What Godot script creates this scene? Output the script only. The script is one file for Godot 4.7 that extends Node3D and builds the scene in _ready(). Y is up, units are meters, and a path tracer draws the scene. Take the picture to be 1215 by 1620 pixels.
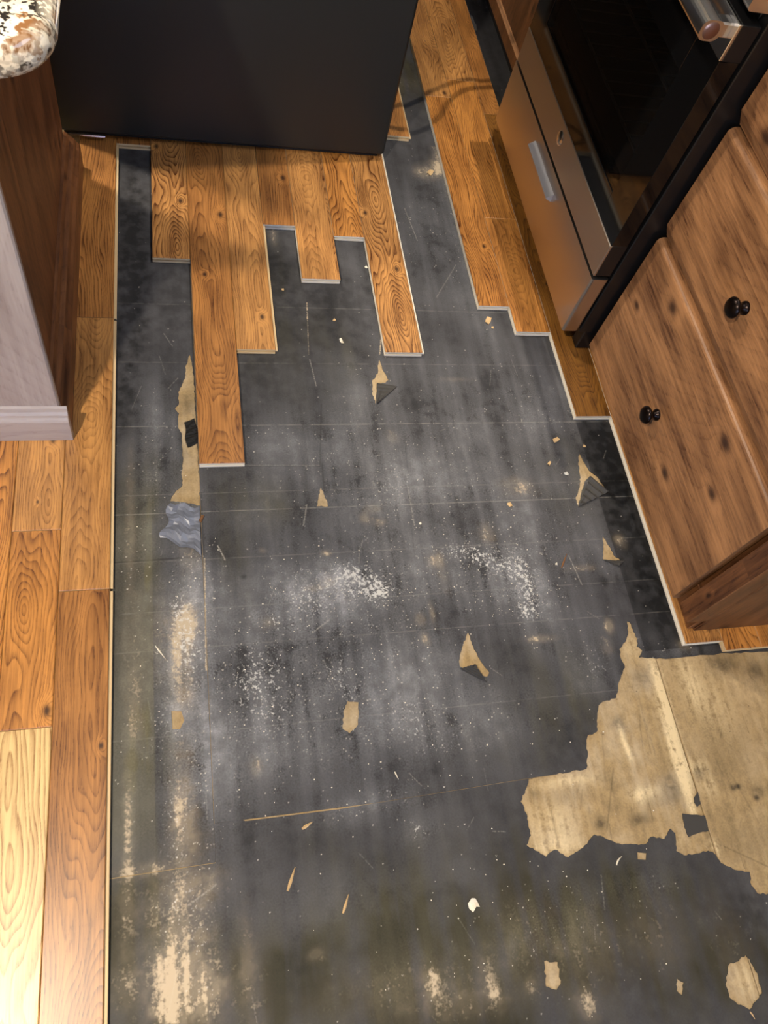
extends Node3D
# A kitchen floor while it is being torn up: hardwood planks, black felt underlayment, bare plywood, an island, a range and drawers around it.

const FELT_X0 := -0.20
const FELT_Z0 := -1.95
const FELT_W := 1.42
const FELT_H := 2.34

var M := {}
var used := {}
var rng := RandomNumberGenerator.new()

# ------------------------------------------------------------------ mesh building
class Shape:
	var v := PackedVector3Array()
	var n := PackedVector3Array()
	var t := PackedVector2Array()
	var grain := Vector3(0, 0, 1)
	var su := 1.0
	var sv := 1.0
	var off := Vector2.ZERO

	func uv(p: Vector3, nn: Vector3) -> Vector2:
		var a := nn.abs()
		var keep := [Vector3(1, 0, 0), Vector3(0, 0, 1)]
		if a.x >= a.y and a.x >= a.z:
			keep = [Vector3(0, 1, 0), Vector3(0, 0, 1)]
		elif a.z >= a.y and a.z >= a.x:
			keep = [Vector3(1, 0, 0), Vector3(0, 1, 0)]
		var along: Vector3 = keep[1]
		var across: Vector3 = keep[0]
		if grain == keep[0]:
			along = keep[0]
			across = keep[1]
		return Vector2(p.dot(across) * su + off.x, p.dot(along) * sv + off.y)

	func tri(a: Vector3, b: Vector3, c: Vector3, out: Vector3, un := Vector3.ZERO) -> void:
		var g := (b - a).cross(c - a)
		if g.length_squared() < 1e-16:
			return
		if g.dot(out) < 0.0:
			g = -g
		else:
			var h := b
			b = c
			c = h
		var m := un
		if m == Vector3.ZERO:
			m = g
		var nn := g.normalized()
		for p: Vector3 in [a, b, c]:
			v.append(p)
			n.append(nn)
			t.append(uv(p, m))

	func tri_s(a: Vector3, b: Vector3, c: Vector3, na: Vector3, nb: Vector3, nc: Vector3) -> void:
		var g := (b - a).cross(c - a)
		if g.length_squared() < 1e-18:
			return
		var ps := [a, b, c]
		var ns := [na, nb, nc]
		if g.dot(na + nb + nc) > 0.0:
			ps = [a, c, b]
			ns = [na, nc, nb]
		for i in 3:
			v.append(ps[i])
			n.append(ns[i])
			t.append(uv(ps[i], na + nb + nc))

	func quad(a: Vector3, b: Vector3, c: Vector3, d: Vector3, out: Vector3, un := Vector3.ZERO) -> void:
		tri(a, b, c, out, un)
		tri(a, c, d, out, un)

	func quad_s(a: Vector3, b: Vector3, c: Vector3, d: Vector3, na: Vector3, nb: Vector3, nc: Vector3, nd: Vector3) -> void:
		tri_s(a, b, c, na, nb, nc)
		tri_s(a, c, d, na, nc, nd)

	# a box with chamfered edges
	func box(lo: Vector3, hi: Vector3, ch := 0.001) -> void:
		var c := (lo + hi) * 0.5
		var h := (hi - lo) * 0.5
		var k: float = min(ch, min(h.x, min(h.y, h.z)) * 0.9)
		var ax := [Vector3(1, 0, 0), Vector3(0, 1, 0), Vector3(0, 0, 1)]
		for i in 3:
			var u: Vector3 = ax[(i + 1) % 3]
			var w: Vector3 = ax[(i + 2) % 3]
			var hu: float = h[(i + 1) % 3] - k
			var hw: float = h[(i + 2) % 3] - k
			for s: float in [-1.0, 1.0]:
				var o: Vector3 = c + ax[i] * (h[i] * s)
				quad(o - u * hu - w * hw, o + u * hu - w * hw, o + u * hu + w * hw, o - u * hu + w * hw, ax[i] * s)
			for s: float in [-1.0, 1.0]:
				for r: float in [-1.0, 1.0]:
					var p: Vector3 = c + u * (hu + k) * s + w * hw * r
					var q: Vector3 = c + u * hu * s + w * (hw + k) * r
					var e: Vector3 = ax[i] * (h[i] - k)
					quad(p - e, p + e, q + e, q - e, u * s + w * r, u * s)
		for sx: float in [-1.0, 1.0]:
			for sy: float in [-1.0, 1.0]:
				for sz: float in [-1.0, 1.0]:
					var d := Vector3(sx, sy, sz)
					tri(c + Vector3(h.x, h.y - k, h.z - k) * d, c + Vector3(h.x - k, h.y, h.z - k) * d, c + Vector3(h.x - k, h.y - k, h.z) * d, d)

	# a profile (in the plane of ex, ey) swept from o along w, capped
	func sweep(profile: PackedVector2Array, o: Vector3, ex: Vector3, ey: Vector3, w: Vector3) -> void:
		var mid := Vector2.ZERO
		for p in profile:
			mid += p / profile.size()
		var k := profile.size()
		for i in k:
			var a := profile[i]
			var b := profile[(i + 1) % k]
			var out := (b - a).orthogonal()
			if out.dot((a + b) * 0.5 - mid) < 0.0:
				out = -out
			var pa := o + ex * a.x + ey * a.y
			var pb := o + ex * b.x + ey * b.y
			quad(pa, pb, pb + w, pa + w, ex * out.x + ey * out.y)
		var ids := Geometry2D.triangulate_polygon(profile)
		for i in range(0, ids.size(), 3):
			var q := []
			for j in 3:
				q.append(o + ex * profile[ids[i + j]].x + ey * profile[ids[i + j]].y)
			tri(q[0], q[1], q[2], -w)
			tri(q[0] + w, q[1] + w, q[2] + w, w)

	# profile of (radius, height) turned about an axis
	func lathe(profile: PackedVector2Array, o: Vector3, axis: Vector3, seg := 24) -> void:
		var e1 := axis.cross(Vector3(0.31, 0.9, 0.2)).normalized()
		var e2 := axis.cross(e1).normalized()
		var pn := []
		for i in profile.size():
			var d := profile[min(i + 1, profile.size() - 1)] - profile[max(i - 1, 0)]
			pn.append(Vector2(d.y, -d.x).normalized())
		for i in profile.size() - 1:
			for k in seg:
				var q := []
				var m := []
				for c: Vector2i in [Vector2i(i, k), Vector2i(i + 1, k), Vector2i(i + 1, k + 1), Vector2i(i, k + 1)]:
					var an := TAU * c.y / seg
					var r := e1 * cos(an) + e2 * sin(an)
					q.append(o + r * profile[c.x].x + axis * profile[c.x].y)
					m.append((r * pn[c.x].x + axis * pn[c.x].y).normalized())
				quad_s(q[0], q[1], q[2], q[3], m[0], m[1], m[2], m[3])

	# a flat sheet: outline with holes, cut in bands through the holes
	func sheet(outline: PackedVector2Array, holes: Array, y0: float, y1: float) -> void:
		var cuts := [-100.0, 100.0]
		for h: PackedVector2Array in holes:
			var lo := 1e9
			var hi := -1e9
			for p in h:
				lo = min(lo, p.y)
				hi = max(hi, p.y)
			cuts.append((lo + hi) * 0.5)
		cuts.sort()
		for i in cuts.size() - 1:
			var band := PackedVector2Array([Vector2(-50, cuts[i]), Vector2(50, cuts[i]), Vector2(50, cuts[i + 1]), Vector2(-50, cuts[i + 1])])
			var pieces: Array = Geometry2D.intersect_polygons(outline, band)
			for h: PackedVector2Array in holes:
				var left := []
				for p: PackedVector2Array in pieces:
					for r in Geometry2D.clip_polygons(p, h):
						if not Geometry2D.is_polygon_clockwise(r):
							left.append(r)
				pieces = left
			for p: PackedVector2Array in pieces:
				var ids := Geometry2D.triangulate_polygon(p)
				for k in range(0, ids.size(), 3):
					var q := []
					for j in 3:
						q.append(Vector3(p[ids[k + j]].x, y1, p[ids[k + j]].y))
					tri(q[0], q[1], q[2], Vector3.UP)
		rim(outline, y0, y1, 1.0, holes)
		for h: PackedVector2Array in holes:
			rim(h, y0, y1, -1.0, [outline])

	func rim(p: PackedVector2Array, y0: float, y1: float, s: float, others: Array) -> void:
		var s0 := 1.0
		if Geometry2D.is_polygon_clockwise(p):
			s = -s
			s0 = -1.0
		for i in p.size():
			var a := p[i]
			var b := p[(i + 1) % p.size()]
			var d := b - a
			var out := Vector3(d.y, 0, -d.x) * s
			var steps := maxi(1, int(d.length() / 0.01))
			for k in steps:
				var a1 := a.lerp(b, k / float(steps))
				var b1 := a.lerp(b, (k + 1.0) / steps)
				var skip := false
				for h: PackedVector2Array in others:
					if Geometry2D.is_point_in_polygon((a1 + b1) * 0.5, h) == (s * s0 > 0.0):
						skip = true
				if not skip:
					quad(Vector3(a1.x, y0, a1.y), Vector3(b1.x, y0, b1.y), Vector3(b1.x, y1, b1.y), Vector3(a1.x, y1, a1.y), out, Vector3.UP)

	# a grid of points with thickness below it (torn flaps, shavings)
	func skin(rows: Array, thick: float) -> void:
		var nr := rows.size()
		var nc: int = rows[0].size()
		var down := Vector3(0, -thick, 0)
		for i in nr - 1:
			for j in nc - 1:
				var a: Vector3 = rows[i][j]
				var b: Vector3 = rows[i][j + 1]
				var c: Vector3 = rows[i + 1][j + 1]
				var d: Vector3 = rows[i + 1][j]
				var g := (b - a).cross(d - a)
				if g.length_squared() < 1e-16:
					g = (c - b).cross(d - c)
				if g.y < 0:
					g = -g
				quad(a, b, c, d, g, Vector3.UP)
				quad(a + down, b + down, c + down, d + down, -g, Vector3.UP)
		for j in nc - 1:
			quad(rows[0][j], rows[0][j + 1], rows[0][j + 1] + down, rows[0][j] + down, rows[0][j] - rows[1][j])
			quad(rows[nr - 1][j], rows[nr - 1][j + 1], rows[nr - 1][j + 1] + down, rows[nr - 1][j] + down, rows[nr - 1][j] - rows[nr - 2][j])
		for i in nr - 1:
			quad(rows[i][0], rows[i + 1][0], rows[i + 1][0] + down, rows[i][0] + down, rows[i][0] - rows[i][1])
			quad(rows[i][nc - 1], rows[i + 1][nc - 1], rows[i + 1][nc - 1] + down, rows[i][nc - 1] + down, rows[i][nc - 1] - rows[i][nc - 2])

	func into(m: ArrayMesh) -> void:
		var a := []
		a.resize(Mesh.ARRAY_MAX)
		a[Mesh.ARRAY_VERTEX] = v
		a[Mesh.ARRAY_NORMAL] = n
		a[Mesh.ARRAY_TEX_UV] = t
		m.add_surface_from_arrays(Mesh.PRIMITIVE_TRIANGLES, a)


func shape(grain := Vector3(0, 0, 1), su := 1.0, sv := 1.0, off := Vector2.ZERO) -> Shape:
	var s := Shape.new()
	s.grain = grain
	s.su = su
	s.sv = sv
	s.off = off
	return s

func numbered(called: String) -> String:
	if not used.has(called):
		used[called] = 0
		return called
	used[called] += 1
	return "%s_%03d" % [called, used[called]]

# commits shapes as ONE named mesh; pairs is [shape, material, shape, material ...]
func obj(called: String, pairs: Array, parent: Node = self) -> MeshInstance3D:
	var m := ArrayMesh.new()
	var k := 0
	for i in range(0, pairs.size(), 2):
		if pairs[i].v.size() == 0:
			continue
		pairs[i].into(m)
		m.surface_set_material(k, pairs[i + 1])
		k += 1
	var o := MeshInstance3D.new()
	o.mesh = m
	o.name = numbered(called) if parent == self else called
	o.cast_shadow = GeometryInstance3D.SHADOW_CASTING_SETTING_ON
	parent.add_child(o, true)
	return o

func thing(called: String, label: String, category: String, group := "") -> Node3D:
	var o := Node3D.new()
	o.name = numbered(called)
	add_child(o)
	return tag(o, label, category, group)

func tag(o: Node3D, label: String, category: String, group := "", kind := "") -> Node3D:
	o.set_meta("label", label)
	o.set_meta("category", category)
	if group != "":
		o.set_meta("group", group)
	if kind != "":
		o.set_meta("kind", kind)
	return o

func pts(a: Array) -> PackedVector2Array:
	var p := PackedVector2Array()
	for i in range(0, a.size(), 2):
		p.append(Vector2(a[i], a[i + 1]))
	return p

# a torn outline: each edge is broken up a little
func torn(p: PackedVector2Array, amount: float, sd: int) -> PackedVector2Array:
	var r := RandomNumberGenerator.new()
	r.seed = sd
	var o := PackedVector2Array()
	for i in p.size():
		var a := p[i]
		var b := p[(i + 1) % p.size()]
		o.append(a)
		var k := int(a.distance_to(b) / 0.006)
		k = mini(k, 8)
		for j in k:
			var c := a.lerp(b, (j + 1.0) / (k + 1.0))
			o.append(c + (b - a).orthogonal().normalized() * r.randf_range(-amount, amount))
	return o

# ------------------------------------------------------------------ textures
func noise_bytes(w: int, h: int, freq: float, sd: int, octaves := 3, stretch := 1.0) -> PackedByteArray:
	var f := FastNoiseLite.new()
	f.noise_type = FastNoiseLite.TYPE_SIMPLEX_SMOOTH
	f.seed = sd
	f.frequency = freq
	f.fractal_octaves = octaves
	var hh := int(ceil(h / stretch))
	var im := f.get_image(w, hh, false, false, true)
	if hh != h:
		im.resize(w, h, Image.INTERPOLATE_CUBIC)
	im.convert(Image.FORMAT_L8)
	return im.get_data()

func wood_texture(w: int, h: int, lanes: int, mm: float, sd: int, ring_mm: float, contrast: float, knots: int, blotch: float, warp_mm: float, stretch: float, knot_size: float, light: Color, dark: Color) -> ImageTexture:
	var warp := noise_bytes(w, h, 0.013, sd, 2, stretch)
	var fine := noise_bytes(w, h, 0.30, sd + 1, 2, 28.0)
	var strip := noise_bytes(w, h, 0.10, sd + 4, 3, 60.0)
	var pore := noise_bytes(w, h, 0.42, sd + 2, 1, 14.0)
	var cloud := noise_bytes(w, h, 0.013, sd + 3, 3, 4.0)
	var r := RandomNumberGenerator.new()
	r.seed = sd
	var lw := w / lanes
	var data := PackedByteArray()
	data.resize(w * h * 3)
	for lane in lanes:
		var cx := r.randf_range(0.15, 0.85) * lw
		if lane % 3 == 2:
			cx = r.randf_range(-0.8, -0.2) * lw
		var ph := r.randf_range(0.0, TAU)
		var per := r.randf_range(0.6, 1.1) * h
		var tone := r.randf_range(-0.10, 0.10)
		var con: float = contrast * [1.05, 0.55, 0.95, 0.70, 0.45, 0.90, 0.60, 1.05][lane % 8]
		var kx := PackedFloat32Array()
		var kz := PackedFloat32Array()
		var kr := PackedFloat32Array()
		for k in knots:
			kx.append(r.randf_range(0.1, 0.9) * lw)
			kz.append(r.randf_range(0.03, 0.97) * h)
			kr.append(r.randf_range(2.5, 7.5) / mm * knot_size)
		for y in h:
			var s := (sin(ph + y * TAU / per) * 0.75 + 0.35 * sin(ph * 2.3 + y * TAU * 2.0 / per)) * 62.0 / mm
			var mycx := cx + sin(ph * 3.0 + y * TAU / h) * lw * 0.12
			var near := []
			for k in knots:
				if absf(y - kz[k]) < kr[k] * 8.0:
					near.append(k)
			for x in lw:
				var i := y * w + lane * lw + x
				var dx := (x - mycx) * 1.0
				var wv := (warp[i] - 128.0) / 128.0
				var d := sqrt(dx * dx + s * s * 0.5 + 4.0) + wv * warp_mm / mm
				var kd := 0.0
				var flame := 0.0
				for k: int in near:
					var ex := (x - kx[k])
					var ez := (y - kz[k]) * 0.62
					var q := (ex * ex + ez * ez) / (kr[k] * kr[k])
					var e := exp(-q * 0.22)
					d += e * kr[k] * 3.2
					kd += exp(-q * 1.6)
					flame += e * exp(-(q - 5.0) * (q - 5.0) * 0.08)
				var ring := fposmod(d * mm / ring_mm, 1.0)
				var band := pow(ring, 2.6) * (1.0 - smoothstep(0.90, 1.0, ring)) * 1.15
				var c: float = 0.36 + 0.55 * (band - 0.22) * con + (fine[i] - 128.0) / 128.0 * 0.14 + (strip[i] - 128.0) / 128.0 * 0.24 + (cloud[i] - 128.0) / 128.0 * blotch + tone
				if pore[i] > 168:
					c += 0.22 * (0.35 + band)
				c = clampf(c - flame * 0.55 + kd * 0.35, 0.0, 1.15)
				kd = clampf(kd, 0.0, 0.9)
				var rr := lerpf(lerpf(light.r, dark.r, c), 0.05, kd)
				var gg := lerpf(lerpf(light.g, dark.g, c), 0.022, kd)
				var bb := lerpf(lerpf(light.b, dark.b, c), 0.012, kd)
				data[i * 3] = int(clampf(sqrt(rr), 0.0, 1.0) * 255.0)
				data[i * 3 + 1] = int(clampf(sqrt(gg), 0.0, 1.0) * 255.0)
				data[i * 3 + 2] = int(clampf(sqrt(bb), 0.0, 1.0) * 255.0)
	var im := Image.create_from_data(w, h, false, Image.FORMAT_RGB8, data)
	return ImageTexture.create_from_image(im)

# soft spots added to a field: [x, z, radius x, radius z, amount]
func spots(f: PackedFloat32Array, w: int, h: int, list: Array, nz: PackedByteArray) -> void:
	var sx := w / FELT_W
	var sz := h / FELT_H
	for b: Array in list:
		var cx: float = (b[0] - FELT_X0) * sx
		var cy: float = (b[1] - FELT_Z0) * sz
		var rx: float = maxf(b[2] * sx, 1.0)
		var ry: float = maxf(b[3] * sz, 1.0)
		var amp: float = b[4]
		for y in range(maxi(0, int(cy - ry * 2.0)), mini(h, int(cy + ry * 2.0))):
			var ty := (y - cy) / ry
			for x in range(maxi(0, int(cx - rx * 2.0)), mini(w, int(cx + rx * 2.0))):
				var tx := (x - cx) / rx
				var q := tx * tx + ty * ty
				if q < 4.0:
					var i := y * w + x
					q = maxf(0.0, q + (nz[i] - 128.0) / 128.0 * 1.3)
					f[i] += amp * exp(-q)

func scratch(f: PackedFloat32Array, w: int, h: int, a: Vector2, b: Vector2, wide: float, amp: float, nz: PackedByteArray, gaps: float) -> void:
	var sx := w / FELT_W
	var sz := h / FELT_H
	var k := int(a.distance_to(b) * sz * 1.5)
	for j in k:
		var p := a.lerp(b, j / float(k))
		var px := (p.x - FELT_X0) * sx
		var py := (p.y - FELT_Z0) * sz
		for oy in range(-2, 3):
			for ox in range(-2, 3):
				var x := int(px) + ox
				var y := int(py) + oy
				if x < 0 or y < 0 or x >= w or y >= h:
					continue
				var i := y * w + x
				var d := absf((x - px) * (b - a).normalized().y - (y - py) * (b - a).normalized().x)
				var g := (nz[i] - 128.0) / 128.0
				var val := amp * clampf(1.0 - d / wide, 0.0, 1.0) * clampf(1.0 + g * gaps, 0.0, 1.5)
				f[i] = maxf(f[i], val)

func felt_texture() -> ImageTexture:
	var w := 1136
	var h := 1872
	var big := noise_bytes(w, h, 0.006, 11, 4)
	var mid := noise_bytes(w, h, 0.035, 12, 4)
	var tiny := noise_bytes(w, h, 0.28, 13, 2)
	var streak := noise_bytes(w, h, 0.028, 14, 4, 14.0)
	var chunk := noise_bytes(w, h, 0.11, 15, 3)
	var dust := PackedFloat32Array()
	dust.resize(w * h)
	var tan := dust.duplicate()
	var dark := dust.duplicate()
	var line := dust.duplicate()
	var olive_and_shade := dust.duplicate()
	var fleck := dust.duplicate()
	# drywall dust and scuffs
	spots(dust, w, h, [[0.401, -0.798, 0.337, 0.178, 0.16], [0.417, -0.814, 0.101, 0.070, 0.25], [0.318, -0.589, 0.145, 0.061, 0.5], [0.298, -0.590, 0.059, 0.038, 0.55], [0.210, -0.541, 0.101, 0.058, 0.38], [0.611, -0.621, 0.130, 0.064, 0.45], [0.687, -0.544, 0.057, 0.069, 0.5], [0.639, -0.554, 0.100, 0.042, 0.25], [0.104, -0.417, 0.129, 0.093, 0.33], [0.294, -0.401, 0.149, 0.072, 0.35], [0.206, -0.496, 0.150, 0.075, 0.25], [0.455, -0.312, 0.192, 0.069, 0.2], [0.377, -0.296, 0.199, 0.057, 0.22], [0.193, -0.932, 0.111, 0.048, 0.2], [0.687, -1.571, 0.111, 0.138, 0.3], [0.705, -1.767, 0.076, 0.101, 0.25], [0.568, -1.385, 0.086, 0.165, 0.1], [0.619, -1.032, 0.244, 0.124, 0.16], [0.830, -1.031, 0.101, 0.109, 0.18], [0.333, -0.930, 0.086, 0.097, 0.18], [0.782, -0.658, 0.107, 0.089, 0.16], [0.891, -0.606, 0.061, 0.059, 0.12], [0.792, -0.370, 0.056, 0.051, 0.25], [-0.116, -0.716, 0.026, 0.208, 0.18], [-0.110, -0.345, 0.028, 0.206, 0.22], [-0.026, -0.489, 0.035, 0.141, 0.4], [-0.027, -0.229, 0.036, 0.157, 0.35], [-0.023, -0.007, 0.049, 0.086, 0.3], [0.385, -0.692, 0.371, 0.271, 0.14], [0.211, -0.313, 0.289, 0.152, 0.14], [0.723, -0.923, 0.261, 0.198, 0.1], [0.483, -0.462, 0.079, 0.077, 0.2], [0.335, -0.176, 0.069, 0.021, 0.35], [0.240, -0.156, 0.067, 0.019, 0.3], [0.372, -0.118, 0.035, 0.025, 0.3], [-0.059, -0.936, 0.038, 0.137, 0.42], [-0.012, -0.783, 0.033, 0.086, 0.35], [-0.086, -0.743, 0.022, 0.149, 0.25], [0.027, -0.510, 0.035, 0.109, 0.25], [-0.008, -0.512, 0.030, 0.143, 0.35], [-0.014, -0.302, 0.043, 0.125, 0.28], [0.036, -0.222, 0.065, 0.101, 0.22], [0.117, -0.288, 0.137, 0.065, 0.25], [-0.005, -0.602, 0.048, 0.052, 0.3], [0.577, 0.081, 0.092, 0.046, 0.22], [0.598, 0.045, 0.071, 0.038, 0.2], [0.335, 0.101, 0.096, 0.052, 0.12], [0.765, 0.027, 0.075, 0.030, 0.2], [0.246, -0.024, 0.174, 0.056, 0.1], [1.006, -0.394, 0.060, 0.014, 0.35], [0.941, -0.427, 0.039, 0.022, 0.3], [0.381, -1.086, 0.046, 0.106, 0.12], [0.719, -1.370, 0.053, 0.085, 0.15], [0.745, -1.245, 0.034, 0.080, 0.2], [0.468, -1.381, 0.067, 0.163, 0.08], [-0.049, -0.442, 0.024, 0.114, 0.3], [0.032, -0.640, 0.025, 0.080, 0.2], [0.740, -0.442, 0.085, 0.066, 0.15], [0.632, -0.791, 0.184, 0.079, 0.14]], mid)
	# plaster trodden in as hard-edged flecks
	spots(fleck, w, h, [[0.344, -0.591, 0.056, 0.035, 1], [0.302, -0.617, 0.039, 0.019, 0.8], [0.367, -0.565, 0.026, 0.019, 0.8], [0.225, -0.567, 0.064, 0.037, 0.72], [0.153, -0.519, 0.027, 0.020, 0.55], [0.561, -0.654, 0.057, 0.024, 0.72], [0.645, -0.612, 0.043, 0.037, 0.8], [0.691, -0.558, 0.022, 0.064, 1], [0.669, -0.510, 0.019, 0.025, 0.9], [0.599, -0.630, 0.028, 0.015, 0.6], [0.104, -0.423, 0.047, 0.047, 0.5], [0.270, -0.409, 0.037, 0.036, 0.6], [0.393, -0.318, 0.050, 0.035, 0.45], [0.446, -0.266, 0.075, 0.035, 0.35], [0.289, -0.364, 0.036, 0.016, 0.45], [-0.009, -0.463, 0.022, 0.071, 0.62], [-0.022, -0.513, 0.023, 0.049, 0.66], [-0.024, -0.564, 0.024, 0.025, 0.6], [0.335, -0.176, 0.034, 0.015, 0.5], [0.371, -0.113, 0.014, 0.014, 0.7], [-0.044, -0.180, 0.021, 0.097, 0.45], [-0.023, -0.034, 0.040, 0.071, 0.42], [0.577, 0.081, 0.046, 0.028, 0.3], [0.795, -0.383, 0.036, 0.032, 0.5], [0.125, -0.391, 0.070, 0.069, 0.38], [0.432, -0.821, 0.044, 0.038, 0.4], [0.205, -0.623, 0.026, 0.016, 0.4], [0.372, -0.693, 0.041, 0.029, 0.35], [0.120, -0.322, 0.045, 0.045, 0.35], [0.262, -0.153, 0.022, 0.010, 0.5], [-0.062, -0.340, 0.015, 0.065, 0.45], [0.356, -0.485, 0.077, 0.051, 0.3], [0.738, -0.660, 0.059, 0.045, 0.3]], mid)
	# paler bare wear and glue
	spots(tan, w, h, [[-0.019, -0.532, 0.028, 0.045, 0.75], [-0.024, -0.452, 0.020, 0.070, 0.75], [-0.020, -0.393, 0.015, 0.028, 0.5], [-0.028, -0.298, 0.019, 0.021, 0.4], [-0.029, -0.208, 0.017, 0.060, 1], [-0.026, -0.178, 0.020, 0.024, 0.6], [-0.019, -0.147, 0.029, 0.020, 0.6], [-0.011, -0.078, 0.036, 0.024, 0.8], [-0.030, -0.109, 0.030, 0.028, 0.5], [-0.028, -0.025, 0.034, 0.044, 0.95], [-0.039, 0.043, 0.042, 0.034, 1], [-0.026, 0.088, 0.047, 0.032, 1], [0.003, 0.059, 0.029, 0.033, 0.5], [-0.059, 0.091, 0.028, 0.016, 0.5], [-0.065, -0.510, 0.016, 0.084, 0.25], [-0.003, -0.669, 0.019, 0.041, 0.35], [-0.116, -0.801, 0.008, 0.112, 0.45], [-0.114, -0.689, 0.010, 0.080, 0.35], [-0.110, -0.520, 0.018, 0.096, 0.3], [-0.108, -0.401, 0.015, 0.067, 0.35], [-0.108, -0.356, 0.013, 0.044, 0.3], [-0.118, -0.189, 0.009, 0.096, 0.45], [-0.085, -0.112, 0.050, 0.011, 0.5], [-0.119, -0.047, 0.017, 0.052, 0.35], [-0.081, -0.051, 0.020, 0.045, 0.3], [-0.119, 0.048, 0.028, 0.033, 0.35], [0.739, -2.068, 0.015, 0.197, 0.9], [0.736, -2.185, 0.014, 0.178, 0.9], [0.730, -2.307, 0.010, 0.095, 0.8], [0.695, -1.838, 0.027, 0.026, 1.2], [0.719, -1.867, 0.016, 0.027, 0.9], [0.661, -1.835, 0.015, 0.021, 0.5], [0.497, -0.632, 0.014, 0.014, 0.9], [0.509, -0.605, 0.011, 0.036, 0.3], [0.470, -0.517, 0.005, 0.019, 0.9], [0.691, -0.446, 0.028, 0.007, 0.7], [0.852, -0.461, 0.010, 0.013, 1], [0.442, -0.505, 0.011, 0.011, 0.5], [0.446, -0.465, 0.008, 0.011, 0.8], [0.727, -0.804, 0.034, 0.023, 0.5], [0.626, -0.689, 0.017, 0.019, 0.6], [0.362, -0.738, 0.011, 0.012, 0.7], [0.391, -0.728, 0.011, 0.008, 0.7], [0.268, -0.662, 0.009, 0.006, 0.8], [0.938, -0.658, 0.012, 0.015, 0.8], [0.827, -0.597, 0.030, 0.007, 0.5], [1.011, -0.407, 0.015, 0.011, 0.7], [0.835, -0.421, 0.012, 0.019, 0.35], [0.531, 0.075, 0.057, 0.063, 0.2], [0.641, 0.110, 0.069, 0.063, 0.28], [0.776, 0.110, 0.048, 0.056, 0.25], [0.311, 0.115, 0.127, 0.035, 0.25], [0.401, 0.156, 0.085, 0.022, 0.35], [0.354, 0.117, 0.017, 0.019, 0.5], [0.455, 0.133, 0.013, 0.035, 0.4], [0.618, 0.191, 0.020, 0.022, 0.5], [0.525, 0.149, 0.011, 0.012, 0.4], [0.173, 0.049, 0.013, 0.009, 0.4], [0.070, 0.086, 0.019, 0.066, 0.3], [0.064, 0.024, 0.012, 0.052, 0.3], [0.910, 0.130, 0.038, 0.056, 0.2], [0.240, -0.587, 0.018, 0.007, 0.5], [0.141, -0.520, 0.012, 0.010, 0.7], [0.267, -0.599, 0.013, 0.011, 0.5], [0.140, -0.675, 0.007, 0.005, 0.5], [0.098, -0.255, 0.011, 0.015, 0.5], [0.634, -1.106, 0.032, 0.006, 0.3], [0.381, -0.760, 0.014, 0.009, 0.4], [0.451, -0.945, 0.012, 0.017, 0.3], [0.199, -1.560, 0.013, 0.022, 0.5], [0.231, -1.558, 0.008, 0.031, 0.6]], mid)
	# dark marks of scorch and glue, and wider darker patches
	spots(dark, w, h, [[-0.111, -1.435, 0.038, 0.317, 0.6], [-0.011, -1.341, 0.032, 0.115, 0.3], [0.006, -0.951, 0.018, 0.048, 1.1], [-0.017, -0.603, 0.017, 0.034, 0.9], [-0.011, -0.563, 0.026, 0.015, 0.5], [0.221, -1.103, 0.133, 0.105, 0.25], [0.203, -1.431, 0.062, 0.122, 0.35], [0.398, -1.337, 0.113, 0.101, 0.35], [0.969, -0.814, 0.066, 0.100, 0.5], [0.967, -0.649, 0.057, 0.091, 0.7], [0.984, -0.919, 0.051, 0.053, 0.5], [0.974, -0.883, 0.043, 0.086, 0.5], [0.980, -0.496, 0.045, 0.071, 0.7], [1.163, -0.395, 0.062, 0.008, 0.6], [-0.123, -1.033, 0.020, 0.080, 0.5], [0.078, -1.067, 0.019, 0.101, 0.3], [0.425, -0.216, 0.014, 0.013, 0.3], [0.400, -0.013, 0.045, 0.014, 0.3], [0.370, 0.088, 0.013, 0.018, 0.5], [0.692, 0.058, 0.048, 0.029, 0.35], [0.934, 0.103, 0.064, 0.038, 0.4], [0.929, -0.061, 0.034, 0.028, 0.8], [0.711, 0.159, 0.070, 0.035, 0.3], [0.192, 0.070, 0.061, 0.043, 0.2], [0.085, -0.134, 0.031, 0.059, 0.2], [0.210, -0.672, 0.026, 0.083, 0.2], [0.501, -1.068, 0.094, 0.054, 0.2], [0.684, -0.182, 0.038, 0.067, 0.2], [0.870, -0.562, 0.015, 0.012, 0.7], [0.704, -0.584, 0.020, 0.008, 0.7], [0.356, -0.579, 0.016, 0.005, 0.6], [0.452, -0.594, 0.035, 0.004, 0.4], [0.099, -0.620, 0.005, 0.004, 1.2], [0.005, -0.294, 0.006, 0.007, 1], [0.099, -0.263, 0.006, 0.009, 0.8], [0.013, -0.058, 0.008, 0.007, 0.8], [0.703, -0.251, 0.026, 0.023, 0.2]], mid)
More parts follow.
